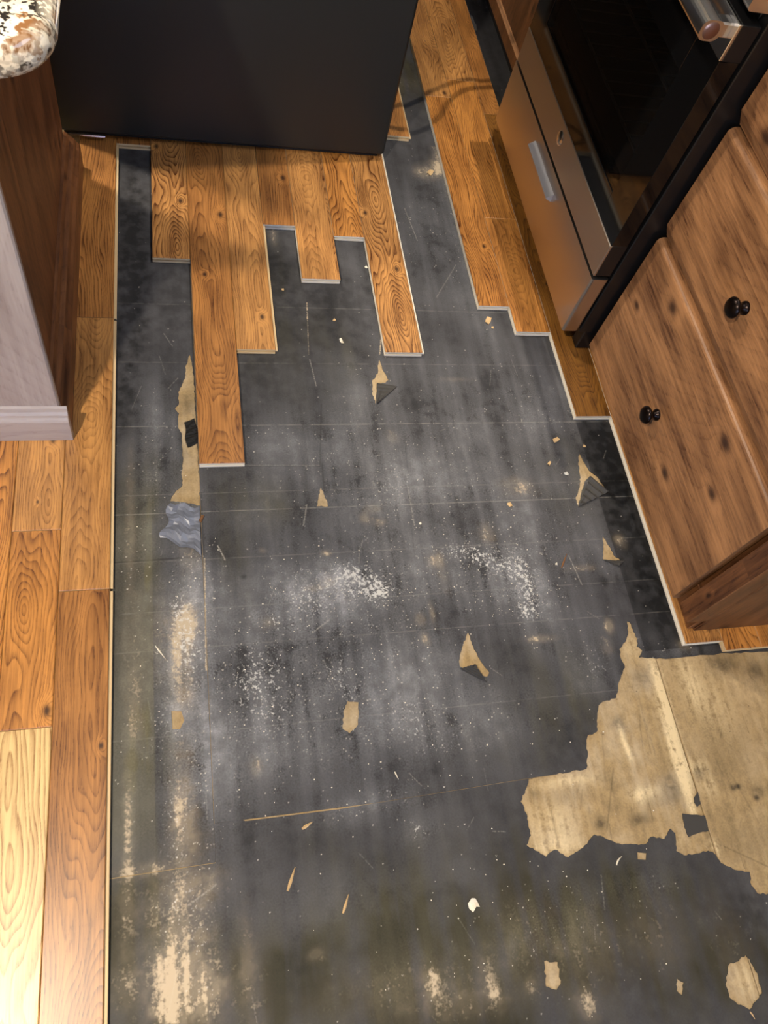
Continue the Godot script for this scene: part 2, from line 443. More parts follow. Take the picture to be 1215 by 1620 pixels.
	# brown stain; the near-end spots paint the photographer's shadow into the felt
	spots(olive_and_shade, w, h, [[-0.099, -0.519, 0.045, 0.229, 0.5], [-0.105, -0.238, 0.041, 0.156, 0.7], [-0.091, 0.001, 0.057, 0.133, 0.8], [-0.075, -0.646, 0.047, 0.104, 0.3], [0.103, -0.793, 0.052, 0.058, 0.4], [0.081, -0.637, 0.027, 0.080, 0.4], [0.154, -0.777, 0.052, 0.045, 0.3], [0.393, 0.026, 0.249, 0.108, 0.75], [0.229, 0.102, 0.274, 0.084, 0.75], [0.591, 0.159, 0.231, 0.086, 0.8], [0.737, 0.075, 0.147, 0.075, 0.6], [0.896, 0.168, 0.111, 0.081, 0.7], [0.272, -1.177, 0.106, 0.110, 0.35], [0.234, -1.433, 0.047, 0.123, 0.4], [0.692, -0.315, 0.081, 0.049, 0.3], [0.619, -0.236, 0.103, 0.057, 0.3], [0.682, -0.380, 0.082, 0.063, 0.25], [-0.036, -0.813, 0.037, 0.087, 0.15], [0.856, -0.817, 0.097, 0.098, 0.2], [-0.104, -0.786, 0.032, 0.125, 0.3]], big)
	# printed marking lines of the felt, and cuts and scratches
	for zl: float in [-1.32, -1.15, -0.979, -0.812, -0.769, -0.663, -0.559, -0.483, -0.325]:
		scratch(line, w, h, Vector2(-0.16, zl + 0.002), Vector2(1.2, zl - 0.002), 1.2, 0.20 if zl == -0.979 or zl == -0.769 else 0.09, mid, 1.6)
	for a: Array in [[0.285, -1.158, 0.292, -1.085, 0.25], [0.467, -0.812, 0.466, -0.719, 0.2], [0.804, -0.626, 0.816, -0.558, 0.3], [0.706, -1.480, 0.633, -1.367, 0.15], [0.599, -1.683, 0.615, -1.566, 0.22], [0.239, -0.773, 0.228, -0.729, 0.3], [0.258, -0.518, 0.224, -0.495, 0.3], [0.116, -0.876, 0.277, -0.872, 0.12], [0.053, -0.687, 0.064, -0.659, 0.5], [-0.022, -0.052, 0.019, -0.074, 0.3]]:
		scratch(line, w, h, Vector2(a[0], a[1]), Vector2(a[2], a[3]), 1.6, a[4], tiny, 1.2)
	for a: Array in [[-0.148, -0.663, 0.021, -0.668, 0.9], [0.024, -0.811, 0.024, -0.654, 0.8], [-0.077, -0.463, -0.066, -0.420, 0.4], [0.298, -1.032, 0.278, -0.873, 0.6], [0.278, -0.870, 0.116, -0.874, 0.5], [0.297, -1.353, 0.287, -1.177, 0.5], [0.283, -0.873, 0.280, -0.810, 0.6], [0.481, -0.944, 0.454, -0.645, 0.35], [0.489, -0.571, 0.592, -0.600, 0.2], [0.320, -0.602, 0.374, -0.616, 0.5]]:
		scratch(dark, w, h, Vector2(a[0], a[1]), Vector2(a[2], a[3]), 1.8, a[4], tiny, 0.8)
	for a: Array in [[0.025, -0.661, 0.019, -0.437, 0.55], [0.295, -1.333, 0.284, -1.177, 0.3], [0.482, -1.299, 0.456, -1.180, 0.5]]:
		scratch(tan, w, h, Vector2(a[0], a[1]), Vector2(a[2], a[3]), 1.8, a[4] * 2.0, tiny, 1.0)
	for k in 46:
		var a := Vector2(rng.randf_range(-0.1, 1.0), rng.randf_range(-1.2, 0.2))
		scratch(line, w, h, a, a + Vector2(rng.randf_range(-0.02, 0.02), rng.randf_range(-0.06, 0.06)), 1.1, rng.randf_range(0.08, 0.2), tiny, 1.5)
	# specks of plaster, thick where the dust is
	for k in 15000:
		var x := rng.randi_range(1, w - 3)
		var y := rng.randi_range(1, h - 3)
		var i := y * w + x
		var p := 0.05 + dust[i] * 1.5 + tan[i] * 0.2
		if rng.randf() < p * p * 1.2 + 0.035:
			var a := rng.randf_range(0.25, 0.95)
			line[i] = maxf(line[i], a)
			if rng.randf() < 0.55:
				line[i + 1] = maxf(line[i + 1], a * 0.7)
				line[i + w] = maxf(line[i + w], a * 0.6)
			if rng.randf() < 0.12:
				line[i + w + 1] = a
				line[i + 2] = a * 0.5
	var data := PackedByteArray()
	data.resize(w * h * 3)
	for y in h:
		var wz := FELT_Z0 + y * FELT_H / h
		for x in w:
			var wx := FELT_X0 + x * FELT_W / w
			var i := y * w + x
			var b := (big[i] - 128.0) / 128.0
			var m := (mid[i] - 128.0) / 128.0
			var t := (tiny[i] - 128.0) / 128.0
			var s := (streak[i] - 128.0) / 128.0
			var g := 0.053 + 0.014 * b + 0.009 * m + 0.013 * s + 0.006 * t
			g = maxf(g * (1.0 - clampf(dark[i], 0.0, 0.85)), 0.006)
			var o := clampf(olive_and_shade[i] * (0.8 + s), 0.0, 1.0)
			g *= 1.0 - 0.48 * o
			# one band darker and less dusty by the cabinet, another where the wet came up
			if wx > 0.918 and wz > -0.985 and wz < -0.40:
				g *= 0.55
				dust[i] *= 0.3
			elif wx < -0.074 and wz > -0.95 and wz < -0.02:
				var up := smoothstep(-0.95, -0.75, wz) * (1.0 - smoothstep(-0.2, -0.02, wz))
				g += 0.022 * up * (1.0 + 0.6 * s)
				o = maxf(o, 0.6 * up)
			var cr := g
			var cg := g
			var cb := g * 1.10
			var d := clampf(dust[i] * (0.38 + 0.30 * m + 0.20 * t + 0.24 * s + 0.30 * b), 0.0, 0.8)
			cr += (0.375 - cr) * d
			cg += (0.385 - cg) * d
			cb += (0.41 - cb) * d
			cr *= 1.0 + 0.12 * o
			cg *= 1.0 + 0.03 * o
			cb *= 1.0 - 0.42 * o
			var q := tan[i] * (0.62 + 0.9 * s + 0.5 * b) + m * 0.7 + t * 0.18 + (chunk[i] - 128.0) / 128.0 * 0.3
			var e := smoothstep(0.32, 0.80, q) * minf(0.82, tan[i] * 2.0) + clampf(tan[i] * 0.26, 0.0, 0.35)
			e = clampf(e, 0.0, 0.92)
			cr += (0.50 - cr) * e
			cg += (0.41 - cg) * e
			cb += (0.29 - cb) * e
			var fl := smoothstep(0.42, 0.74, fleck[i] * (0.56 + 0.6 * m) + t * 0.34 + (chunk[i] - 128.0) / 128.0 * 0.55) * minf(fleck[i] * 1.5, 0.8)
			cr += (0.62 - cr) * fl
			cg += (0.62 - cg) * fl
			cb += (0.60 - cb) * fl
			var l := line[i]
			cr += (0.60 - cr) * l
			cg += (0.57 - cg) * l
			cb += (0.50 - cb) * l
			data[i * 3] = int(clampf(pow(cr, 0.4545), 0.0, 1.0) * 255.0)
			data[i * 3 + 1] = int(clampf(pow(cg, 0.4545), 0.0, 1.0) * 255.0)
			data[i * 3 + 2] = int(clampf(pow(cb, 0.4545), 0.0, 1.0) * 255.0)
	var im := Image.create_from_data(w, h, false, Image.FORMAT_RGB8, data)
	return ImageTexture.create_from_image(im)

func plywood_texture() -> ImageTexture:
	var w := 852
	var h := 1404
	var big := noise_bytes(w, h, 0.012, 31, 4)
	var mid := noise_bytes(w, h, 0.07, 32, 4)
	var streak := noise_bytes(w, h, 0.09, 33, 3, 14.0)
	var tiny := noise_bytes(w, h, 0.33, 34, 2)
	var dark := PackedFloat32Array()
	dark.resize(w * h)
	var pale := dark.duplicate()
	var cut := dark.duplicate()
	spots(dark, w, h, [[0.892, -0.346, 0.020, 0.018, 0.5], [0.813, -0.261, 0.013, 0.014, 0.7], [0.888, -0.133, 0.019, 0.029, 0.6], [0.954, -0.149, 0.017, 0.011, 0.6], [1.086, -0.359, 0.033, 0.019, 0.7], [1.164, -0.339, 0.021, 0.019, 0.7], [0.722, -0.084, 0.012, 0.011, 0.8], [0.802, -0.081, 0.021, 0.011, 0.7], [0.851, -0.114, 0.040, 0.018, 0.3], [1.031, -0.180, 0.100, 0.058, 0.25], [1.009, -0.017, 0.081, 0.043, 0.3], [1.073, -0.102, 0.017, 0.011, 0.6], [1.020, -0.114, 0.008, 0.006, 0.9], [1.063, -0.089, 0.006, 0.005, 1], [1.032, -0.115, 0.005, 0.005, 1], [0.672, -0.137, 0.038, 0.011, 0.3], [0.604, -0.150, 0.013, 0.008, 0.5], [0.758, -0.162, 0.016, 0.012, 0.4], [0.004, -1.033, 0.016, 0.027, 0.5], [-0.009, -0.904, 0.011, 0.022, 0.4]], mid)
	spots(pale, w, h, [[0.931, -0.338, 0.012, 0.051, 0.9], [0.923, -0.267, 0.014, 0.049, 0.9], [0.920, -0.192, 0.015, 0.047, 0.9], [0.920, -0.132, 0.012, 0.034, 0.8], [0.917, -0.074, 0.007, 0.026, 0.6], [0.997, -0.326, 0.023, 0.064, 0.35], [0.828, -0.125, 0.031, 0.012, 0.5], [0.813, -0.121, 0.013, 0.014, 0.4], [0.953, -0.164, 0.027, 0.016, 0.4], [0.812, -0.228, 0.006, 0.024, 0.7], [0.818, -0.203, 0.006, 0.017, 0.5], [0.679, -0.165, 0.064, 0.009, 0.35], [0.623, -0.098, 0.049, 0.031, 0.3], [0.624, -0.055, 0.049, 0.017, 0.4], [0.852, -0.037, 0.026, 0.011, 0.4], [0.967, -0.126, 0.019, 0.023, 0.35], [0.939, -0.014, 0.011, 0.014, 0.5], [0.893, -0.416, 0.023, 0.026, 0.3], [0.921, 0.201, 0.020, 0.027, 0.3], [1.041, -0.282, 0.044, 0.063, 0.25]], mid)
	var r := RandomNumberGenerator.new()
	r.seed = 19
	for k in 130:
		var a := Vector2(r.randf_range(0.55, 1.2), r.randf_range(-0.4, 0.25))
		scratch(cut, w, h, a, a + Vector2(r.randf_range(-0.012, 0.012), r.randf_range(0.008, 0.05)), 1.0, r.randf_range(0.15, 0.5), tiny, 1.5)
	for a: Array in [[0.774, -0.172, 0.732, -0.074, 0.5], [0.630, -0.114, 0.629, -0.054, 0.6], [0.772, -0.244, 0.755, -0.162, 0.3], [0.874, -0.310, 0.865, -0.198, 0.25], [0.965, -0.011, 1.038, 0.032, 0.5], [1.027, -0.131, 1.050, -0.046, 0.3]]:
		scratch(cut, w, h, Vector2(a[0], a[1]), Vector2(a[2], a[3]), 1.4, a[4], tiny, 1.0)
	for k in 40:
		var i := r.randi_range(0, w - 2) + r.randi_range(int(h * 0.65), h - 2) * w
		cut[i] = 0.9
		cut[i + 1] = 0.7
	var data := PackedByteArray()
	data.resize(w * h * 3)
	var seam := (0.94 - FELT_X0) / FELT_W * w
	for y in h:
		for x in w:
			var i := y * w + x
			var b := (big[i] - 128.0) / 128.0
			var m := (mid[i] - 128.0) / 128.0
			var s := (streak[i] - 128.0) / 128.0
			var t := (tiny[i] - 128.0) / 128.0
			var k := 0.80 + 0.20 * b + 0.15 * m + 0.14 * s + 0.14 * t
			k *= 1.0 - 0.35 * smoothstep(0.35, 0.8, s * 0.7 + m * 0.5 + t * 0.3)
			k *= 1.0 - clampf(dark[i] * (0.9 + m), 0.0, 0.85)
			k *= 1.0 - cut[i] * 0.75
			var paper := clampf(0.35 + b * 0.9 + 0.4 * s, 0.0, 1.0)
			if x > seam:
				paper *= 0.45
			var p := clampf(pale[i] * (1.0 + 1.4 * m + 0.5 * t + 0.9 * s), 0.0, 0.85)
			var cr := lerpf(lerpf(0.46, 0.45, paper) * k, 0.74, p)
			var cg := lerpf(lerpf(0.325, 0.355, paper) * k, 0.60, p)
			var cb := lerpf(lerpf(0.155, 0.225, paper) * k, 0.36, p)
			data[i * 3] = int(clampf(pow(maxf(cr, 0.0), 0.4545), 0.0, 1.0) * 255.0)
			data[i * 3 + 1] = int(clampf(pow(maxf(cg, 0.0), 0.4545), 0.0, 1.0) * 255.0)
			data[i * 3 + 2] = int(clampf(pow(maxf(cb, 0.0), 0.4545), 0.0, 1.0) * 255.0)
	return ImageTexture.create_from_image(Image.create_from_data(w, h, false, Image.FORMAT_RGB8, data))

func granite_texture() -> ImageTexture:
	var w := 512
	var a := noise_bytes(w, w, 0.012, 51, 4)
	var b := noise_bytes(w, w, 0.022, 52, 4)
	var c := noise_bytes(w, w, 0.12, 53, 3)
	var data := PackedByteArray()
	data.resize(w * w * 3)
	for i in w * w:
		var p := (a[i] - 128.0) / 128.0
		var q := (b[i] - 128.0) / 128.0
		var r := (c[i] - 128.0) / 128.0
		var col := Color(0.74, 0.67, 0.54)
		col = col.lerp(Color(0.80, 0.76, 0.68), smoothstep(0.0, 0.3, p + 0.4 * r))
		col = col.lerp(Color(0.30, 0.15, 0.06), smoothstep(0.22, 0.4, q + 0.25 * r))
		col = col.lerp(Color(0.10, 0.085, 0.07), smoothstep(0.12, 0.26, -p + 0.5 * r - 0.12))
		col = col.lerp(Color(0.025, 0.022, 0.02), smoothstep(0.30, 0.42, -q + 0.35 * r))
		data[i * 3] = int(sqrt(col.r) * 255.0)
		data[i * 3 + 1] = int(sqrt(col.g) * 255.0)
		data[i * 3 + 2] = int(sqrt(col.b) * 255.0)
	return ImageTexture.create_from_image(Image.create_from_data(w, w, false, Image.FORMAT_RGB8, data))

func mat(c: Color, rough: float, metal := 0.0, tex: Texture2D = null) -> StandardMaterial3D:
	var m := StandardMaterial3D.new()
	m.albedo_color = c
	m.roughness = rough
	m.metallic = metal
	if tex:
		m.albedo_texture = tex
	return m

func materials() -> void:
	var oak := wood_texture(1024, 2048, 8, 0.70, 5, 5.6, 1.35, 2, 0.30, 9.0, 5.0, 1.0, Color(0.60, 0.315, 0.103), Color(0.150, 0.055, 0.013))
	M.oak = []
	for c: Color in [Color(1, 1, 1), Color(0.90, 0.86, 0.82), Color(1.0, 0.95, 0.85), Color(0.83, 0.78, 0.74)]:
		var m := mat(c, 0.36, 0.0, oak)
		M.oak.append(m)
	M.oak.append(mat(Color(0.70, 0.66, 0.50), 0.5, 0.0, oak))
	M.pale_oak = mat(Color(1.0, 1.0, 1.0), 0.36, 0.0, wood_texture(256, 1024, 2, 0.70, 77, 8.5, 1.3, 0, 0.12, 8.0, 5.0, 0.9, Color(0.74, 0.54, 0.26), Color(0.32, 0.175, 0.06)))
	var alder := wood_texture(1024, 1024, 1, 0.95, 205, 26.0, 0.14, 20, 0.44, 6.0, 7.0, 1.9, Color(0.45, 0.240, 0.110), Color(0.112, 0.047, 0.020))
	M.alder = mat(Color(1, 1, 1), 0.42, 0.0, alder)
	M.alder_dark = mat(Color(0.72, 0.66, 0.62), 0.42, 0.0, alder)
	M.island_side = mat(Color(0.80, 0.72, 0.66), 0.45, 0.0, alder)
	M.island_front = mat(Color(1, 1, 1), 0.38, 0.0, wood_texture(512, 512, 1, 1.9, 88, 30.0, 0.25, 3, 0.35, 18.0, 8.0, 1.0, Color(0.43, 0.385, 0.37), Color(0.27, 0.225, 0.215)))
	M.raw = mat(Color(0.80, 0.70, 0.54), 0.85)
	M.dusty_raw = mat(Color(0.86, 0.83, 0.77), 0.9)
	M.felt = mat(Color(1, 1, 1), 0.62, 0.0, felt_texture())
	M.felt.metallic_specular = 0.28
	M.felt_under = mat(Color(0.215, 0.21, 0.205), 0.75)
	M.plywood = mat(Color(1, 1, 1), 0.85, 0.0, plywood_texture())
	M.kraft = mat(Color(0.80, 0.68, 0.50), 0.85)
	M.sheen_grey = mat(Color(0.42, 0.44, 0.49), 0.34)
	M.fridge = mat(Color(0.105, 0.111, 0.104), 0.42)
	M.rubber = mat(Color(0.02, 0.02, 0.02), 0.8)
	M.steel = mat(Color(0.80, 0.77, 0.74), 0.30, 1.0)
	M.bright_steel = mat(Color(0.86, 0.86, 0.87), 0.20, 1.0)
	M.black = mat(Color(0.06, 0.06, 0.066), 0.28)
	M.glass = mat(Color(0.02, 0.02, 0.022, 0.35), 0.03)
	M.glass.transparency = BaseMaterial3D.TRANSPARENCY_ALPHA
	M.enamel = mat(Color(0.12, 0.09, 0.095), 0.4)
	M.wire = mat(Color(0.5, 0.5, 0.5), 0.3, 1.0)
	M.bronze = mat(Color(0.12, 0.09, 0.085), 0.28, 0.85)
	M.granite = mat(Color(1, 1, 1), 0.12, 0.0, granite_texture())
	M.granite.uv1_triplanar = true
	M.granite.uv1_world_triplanar = true
	M.granite.uv1_scale = Vector3(2.3, 2.3, 2.3)
	M.plaster = mat(Color(0.83, 0.79, 0.72), 0.9)
	M.ceiling = mat(Color(0.90, 0.89, 0.87), 0.95)
	M.white = mat(Color(0.9, 0.9, 0.88), 0.5)
	M.crumb = mat(Color(0.88, 0.85, 0.79), 0.9)
	M.pane = mat(Color(0.9, 0.95, 1.0, 0.06), 0.0)
	M.pane.transparency = BaseMaterial3D.TRANSPARENCY_ALPHA

# ------------------------------------------------------------------ light
func downlight(at: Vector3, energy: float, label: String, bulb := 0.055, cone := 78.0) -> void:
	var t := thing("ceiling_downlight", label, "ceiling light", "warm round downlights in the ceiling")
	var s := shape()
	s.lathe(PackedVector2Array([Vector2(0.062, -0.002), Vector2(0.088, -0.006), Vector2(0.092, 0.0)]), at, Vector3.UP)
	obj("trim_ring", [s, M.white], t)
	var e := shape()
	e.lathe(PackedVector2Array([Vector2(0.0, 0.0), Vector2(0.062, 0.0), Vector2(0.062, 0.012)]), at + Vector3(0, -0.001, 0), Vector3.UP)
	var glow := mat(Color(1, 0.95, 0.85), 0.6)
	glow.emission_enabled = true
	glow.emission = Color(1.0, 0.94, 0.85)
	glow.emission_energy_multiplier = 6.0
	obj("diffuser", [e, glow], t)
	var l := SpotLight3D.new()
	l.name = "lamp"
	l.position = at + Vector3(0, -0.015, 0)
	l.rotation_degrees = Vector3(-90, 0, 0)
	l.spot_angle = cone
	l.spot_angle_attenuation = 0.6
	l.spot_range = 9.0
	l.spot_attenuation = 2.0
	l.light_energy = energy
	l.light_color = Color(1.0, 0.94, 0.85)
	l.light_size = bulb
	l.shadow_enabled = true
	t.add_child(l)

func panel_light(at: Vector3, size: Vector2, energy: float) -> void:
	var t := thing("ceiling_panel_light", "flat white rectangular light panel on the ceiling", "ceiling light")
	var s := shape()
	s.box(at + Vector3(-size.x / 2 - 0.03, 0.0, -size.y / 2 - 0.03), at + Vector3(size.x / 2 + 0.03, 0.05, size.y / 2 + 0.03), 0.004)
	obj("housing", [s, M.white], t)
	var e := shape()
	e.box(at + Vector3(-size.x / 2, -0.006, -size.y / 2), at + Vector3(size.x / 2, -0.0005, size.y / 2), 0.001)
	var glow := mat(Color(0.9, 0.95, 1.0), 0.6)
	glow.emission_enabled = true
	glow.emission = Color(0.88, 0.93, 1.0)
	glow.emission_energy_multiplier = 1.5
	obj("diffuser", [e, glow], t)
	var l := AreaLight3D.new()
	l.name = "lamp"
	l.position = at + Vector3(0, -0.012, 0)
	l.rotation_degrees = Vector3(-90, 0, 0)
	l.area_size = size
	l.light_energy = energy
	l.light_color = Color(0.86, 0.92, 1.0)
	l.area_range = 9.0
	l.area_attenuation = 2.0
	l.shadow_enabled = true
	t.add_child(l)

# ------------------------------------------------------------------ the floor
# one tongue-and-groove plank; side -1 / 1 / 2: bare groove, tongue on +x
func plank(floor_: Node3D, x0: float, x1: float, z1: float, z0: float, lane: int, tone: int, along: float, tongue := false, pale := false, dusty := false) -> void:
	var g := 0.0004
	var s: Shape
	var m: Material
	# the grain runs through each plank without a break
	var tex_length := 0.717 if pale else 1.434
	var far_end := maxf(z0, -2.3)
	along = -far_end / tex_length + along * maxf(0.0, 1.0 - (minf(z1, 0.14) - far_end) / tex_length)
	if pale:
		s = shape(Vector3(0, 0, 1), 1.0 / 0.18, 1.0 / 0.717, Vector2(lane * 0.5 - x0 / 0.18, along))
		m = M.pale_oak
	else:
		s = shape(Vector3(0, 0, 1), 1.0 / 0.717, 1.0 / 1.434, Vector2(lane / 8.0 - x0 / 0.717, along))
		m = M.oak[tone]
	var y := 0.016
	var k := 0.0012
	x0 += g
	x1 -= g
	z0 += g
	z1 -= g
	# finished face with eased edges
	s.quad(Vector3(x0 + k, y, z0 + k), Vector3(x1 - k, y, z0 + k), Vector3(x1 - k, y, z1 - k), Vector3(x0 + k, y, z1 - k), Vector3.UP)
	s.quad(Vector3(x0 + k, y, z0 + k), Vector3(x0 + k, y, z1 - k), Vector3(x0, y - k, z1), Vector3(x0, y - k, z0), Vector3(-1, 1, 0), Vector3.UP)
	s.quad(Vector3(x1 - k, y, z0 + k), Vector3(x1 - k, y, z1 - k), Vector3(x1, y - k, z1), Vector3(x1, y - k, z0), Vector3(1, 1, 0), Vector3.UP)
	s.quad(Vector3(x0 + k, y, z1 - k), Vector3(x1 - k, y, z1 - k), Vector3(x1, y - k, z1), Vector3(x0, y - k, z1), Vector3(0, 1, 1), Vector3.UP)
	s.quad(Vector3(x0 + k, y, z0 + k), Vector3(x1 - k, y, z0 + k), Vector3(x1, y - k, z0), Vector3(x0, y - k, z0), Vector3(0, 1, -1), Vector3.UP)
	# raw sides with the groove, raw bottom
	var r := shape()
	var b := 0.0004
	for q: Array in [[b, 0.0055], [0.0105, y - k]]:
		r.quad(Vector3(x0, q[0], z0), Vector3(x0, q[0], z1), Vector3(x0, q[1], z1), Vector3(x0, q[1], z0), Vector3.LEFT)
		r.quad(Vector3(x1, q[0], z0), Vector3(x1, q[0], z1), Vector3(x1, q[1], z1), Vector3(x1, q[1], z0), Vector3.RIGHT)
		r.quad(Vector3(x0, q[0], z1), Vector3(x1, q[0], z1), Vector3(x1, q[1], z1), Vector3(x0, q[1], z1), Vector3.BACK)
		r.quad(Vector3(x0, q[0], z0), Vector3(x1, q[0], z0), Vector3(x1, q[1], z0), Vector3(x0, q[1], z0), Vector3.FORWARD)
	var d := 0.004
	var i0 := Vector3(x0 + d, 0, z0 + d)
	var i1 := Vector3(x1 - d, 0, z1 - d)
	var lo := 0.0055
	var hi := 0.0105
	for yy: float in [lo, hi]:
		var up := Vector3.UP if yy == lo else Vector3.DOWN
		r.quad(Vector3(x0, yy, z0), Vector3(i0.x, yy, i0.z), Vector3(i0.x, yy, i1.z), Vector3(x0, yy, z1), up)
		r.quad(Vector3(x1, yy, z0), Vector3(i1.x, yy, i0.z), Vector3(i1.x, yy, i1.z), Vector3(x1, yy, z1), up)
		r.quad(Vector3(x0, yy, z1), Vector3(i0.x, yy, i1.z), Vector3(i1.x, yy, i1.z), Vector3(x1, yy, z1), up)
		r.quad(Vector3(x0, yy, z0), Vector3(i0.x, yy, i0.z), Vector3(i1.x, yy, i0.z), Vector3(x1, yy, z0), up)
	r.quad(Vector3(i0.x, lo, i0.z), Vector3(i0.x, lo, i1.z), Vector3(i0.x, hi, i1.z), Vector3(i0.x, hi, i0.z), Vector3.LEFT)
	r.quad(Vector3(i1.x, lo, i0.z), Vector3(i1.x, lo, i1.z), Vector3(i1.x, hi, i1.z), Vector3(i1.x, hi, i0.z), Vector3.RIGHT)
	r.quad(Vector3(i0.x, lo, i1.z), Vector3(i1.x, lo, i1.z), Vector3(i1.x, hi, i1.z), Vector3(i0.x, hi, i1.z), Vector3.BACK)
	r.quad(Vector3(i0.x, lo, i0.z), Vector3(i1.x, lo, i0.z), Vector3(i1.x, hi, i0.z), Vector3(i0.x, hi, i0.z), Vector3.FORWARD)
	r.quad(Vector3(x0, b, z0), Vector3(x1, b, z0), Vector3(x1, b, z1), Vector3(x0, b, z1), Vector3.DOWN)
	if tongue:
		r.box(Vector3(x1 - 0.004, 0.006, z0 + 0.002), Vector3(x1 + 0.0058, 0.0102, z1 - 0.002), 0.0008)
	obj("plank", [s, m, r, M.dusty_raw if dusty else M.raw], floor_)

func build_floor() -> void:
	var f := Node3D.new()
	f.name = "floor"
	add_child(f)
	tag(f, "kitchen floor of plywood panels and honey oak planks, half torn up", "floor", "", "structure")
	# plywood subfloor: two panels with an open joint
	for q: Array in [[-3.4, 0.9392], [0.9408, 2.2]]:
		var s := shape(Vector3(0, 0, 1), 1.0 / FELT_W, 1.0 / FELT_H, Vector2(-FELT_X0 / FELT_W, -FELT_Z0 / FELT_H))
		s.box(Vector3(q[0], -0.021, -3.3), Vector3(q[1], -0.0016, 3.4), 0.0015)
		obj("plywood_panel", [s, M.plywood], f)
	var j := shape()
	j.box(Vector3(-3.4, -0.06, -3.3), Vector3(2.2, -0.0215, 3.4), 0.001)
	obj("joist_deck", [j, M.raw], f)
	# planks still in place: x0, x1, near z, far z, lane of grain, tone, offset, tongue, pale, dusty end
	for p: Array in [
		[-0.240, -0.150, 0.42, -0.603, 1, 1, 0.10, true, false, false],
		[-0.240, -0.150, -0.603, -1.259, 4, 0, 0.45, true, false, false],
		[-0.240, -0.150, -1.259, -2.40, 2, 1, 0.70, true, false, false],
		[-0.328, -0.240, 0.42, -0.355, 0, 0, 0.20, false, true, false],
		[-0.328, -0.240, -0.355, -0.731, 3, 2, 0.33, false, false, false],
		[-0.328, -0.240, -0.731, -1.60, 6, 0, 0.85, false, false, false],
		[-0.416, -0.328, 0.42, -0.20, 5, 0, 0.15, false, false, false],
		[-0.416, -0.328, -0.20, -1.60, 7, 2, 0.55, false, false, false],
		[-0.504, -0.416, 0.42, -1.60, 2, 0, 0.25, false, false, false],
		[-0.150, -0.065, -1.842, -2.60, 5, 1, 0.0, false, false, false],
		[-0.065, 0.023, -1.448, -2.60, 0, 0, 0.62, false, false, false],
		[0.023, 0.117, -0.872, -2.60, 3, 1, 0.05, false, false, true],
		[0.117, 0.206, -1.175, -2.60, 6, 0, 0.38, true, false, false],
		[0.206, 0.288, -1.578, -2.60, 1, 1, 0.80, false, false, true],
		[0.288, 0.385, -1.399, -2.60, 4, 0, 0.15, false, false, true],
		[0.385, 0.466, -1.550, -2.60, 7, 2, 0.95, false, false, true],
		[0.466, 0.560, -1.173, -2.60, 0, 0, 0.52, true, false, true],
		[0.566, 0.656, -1.962, -3.00, 2, 1, 0.30, true, false, false],
		[0.736, 0.820, -1.328, -2.16, 5, 2, 0.12, false, false, true],
		[0.736, 0.820, -2.16, -3.10, 1, 0, 0.77, false, false, false],
		[0.820, 0.914, -1.245, -1.649, 4, 2, 0.41, false, false, true],
		[0.820, 0.914, -1.649, -2.25, 2, 2, 0.9, false, false, false],
		[0.820, 0.914, -2.25, -3.10, 3, 0, 0.2, false, false, false],
		[0.914, 1.008, -0.985, -2.10, 3, 4, 0.66, false, false, true],
		[0.914, 0.972, -2.10, -3.10, 6, 1, 0.1, false, false, false],
		[1.008, 1.098, -0.404, -1.40, 1, 0, 0.35, false, false, true],
		[1.098, 1.188, -0.383, -1.40, 7, 2, 0.60, false, false, false],
		[1.188, 1.278, -0.383, -1.40, 4, 2, 0.20, false, false, false],
		[1.278, 1.368, -0.383, -1.40, 2, 0, 0.20, false, false, false]]:
		plank(f, p[0], p[1], p[2], p[3], p[4], p[5], p[6], p[7], p[8], p[9])

# a torn flap of felt: base edge a-b, tip c, lifted and rippled
func flap(parent: Node3D, a: Vector2, b: Vector2, c: Vector2, lift: float, ripples: float, label: String, m: Material) -> void:
	var rows := []
	var nr := 32
	for i in nr + 1:
		var u := i / float(nr)
		var l := a.lerp(c, u)
		var r := b.lerp(c, u)
		if i == nr:
			l = a.lerp(c, 0.985)
			r = b.lerp(c, 0.985)
		var row := []
		for k in 6:
			var p := l.lerp(r, k / 5.0)
			var y := 0.0016 + lift * sin(u * PI * 0.5) * (0.8 + 0.2 * sin(k * 2.1)) + ripples * (0.5 - 0.5 * cos(u * TAU * 5.0 + k * 0.3)) * (1.0 - u * 0.5)
			row.append(Vector3(p.x, y, p.y))
		rows.append(row)
	var s := shape(Vector3(0, 0, 1), 1.0 / FELT_W, 1.0 / FELT_H, Vector2(-FELT_X0 / FELT_W, -FELT_Z0 / FELT_H))
	s.skin(rows, 0.0012)
	var o := obj("torn_flap", [s, m], parent)
	o.set_meta("label", label)

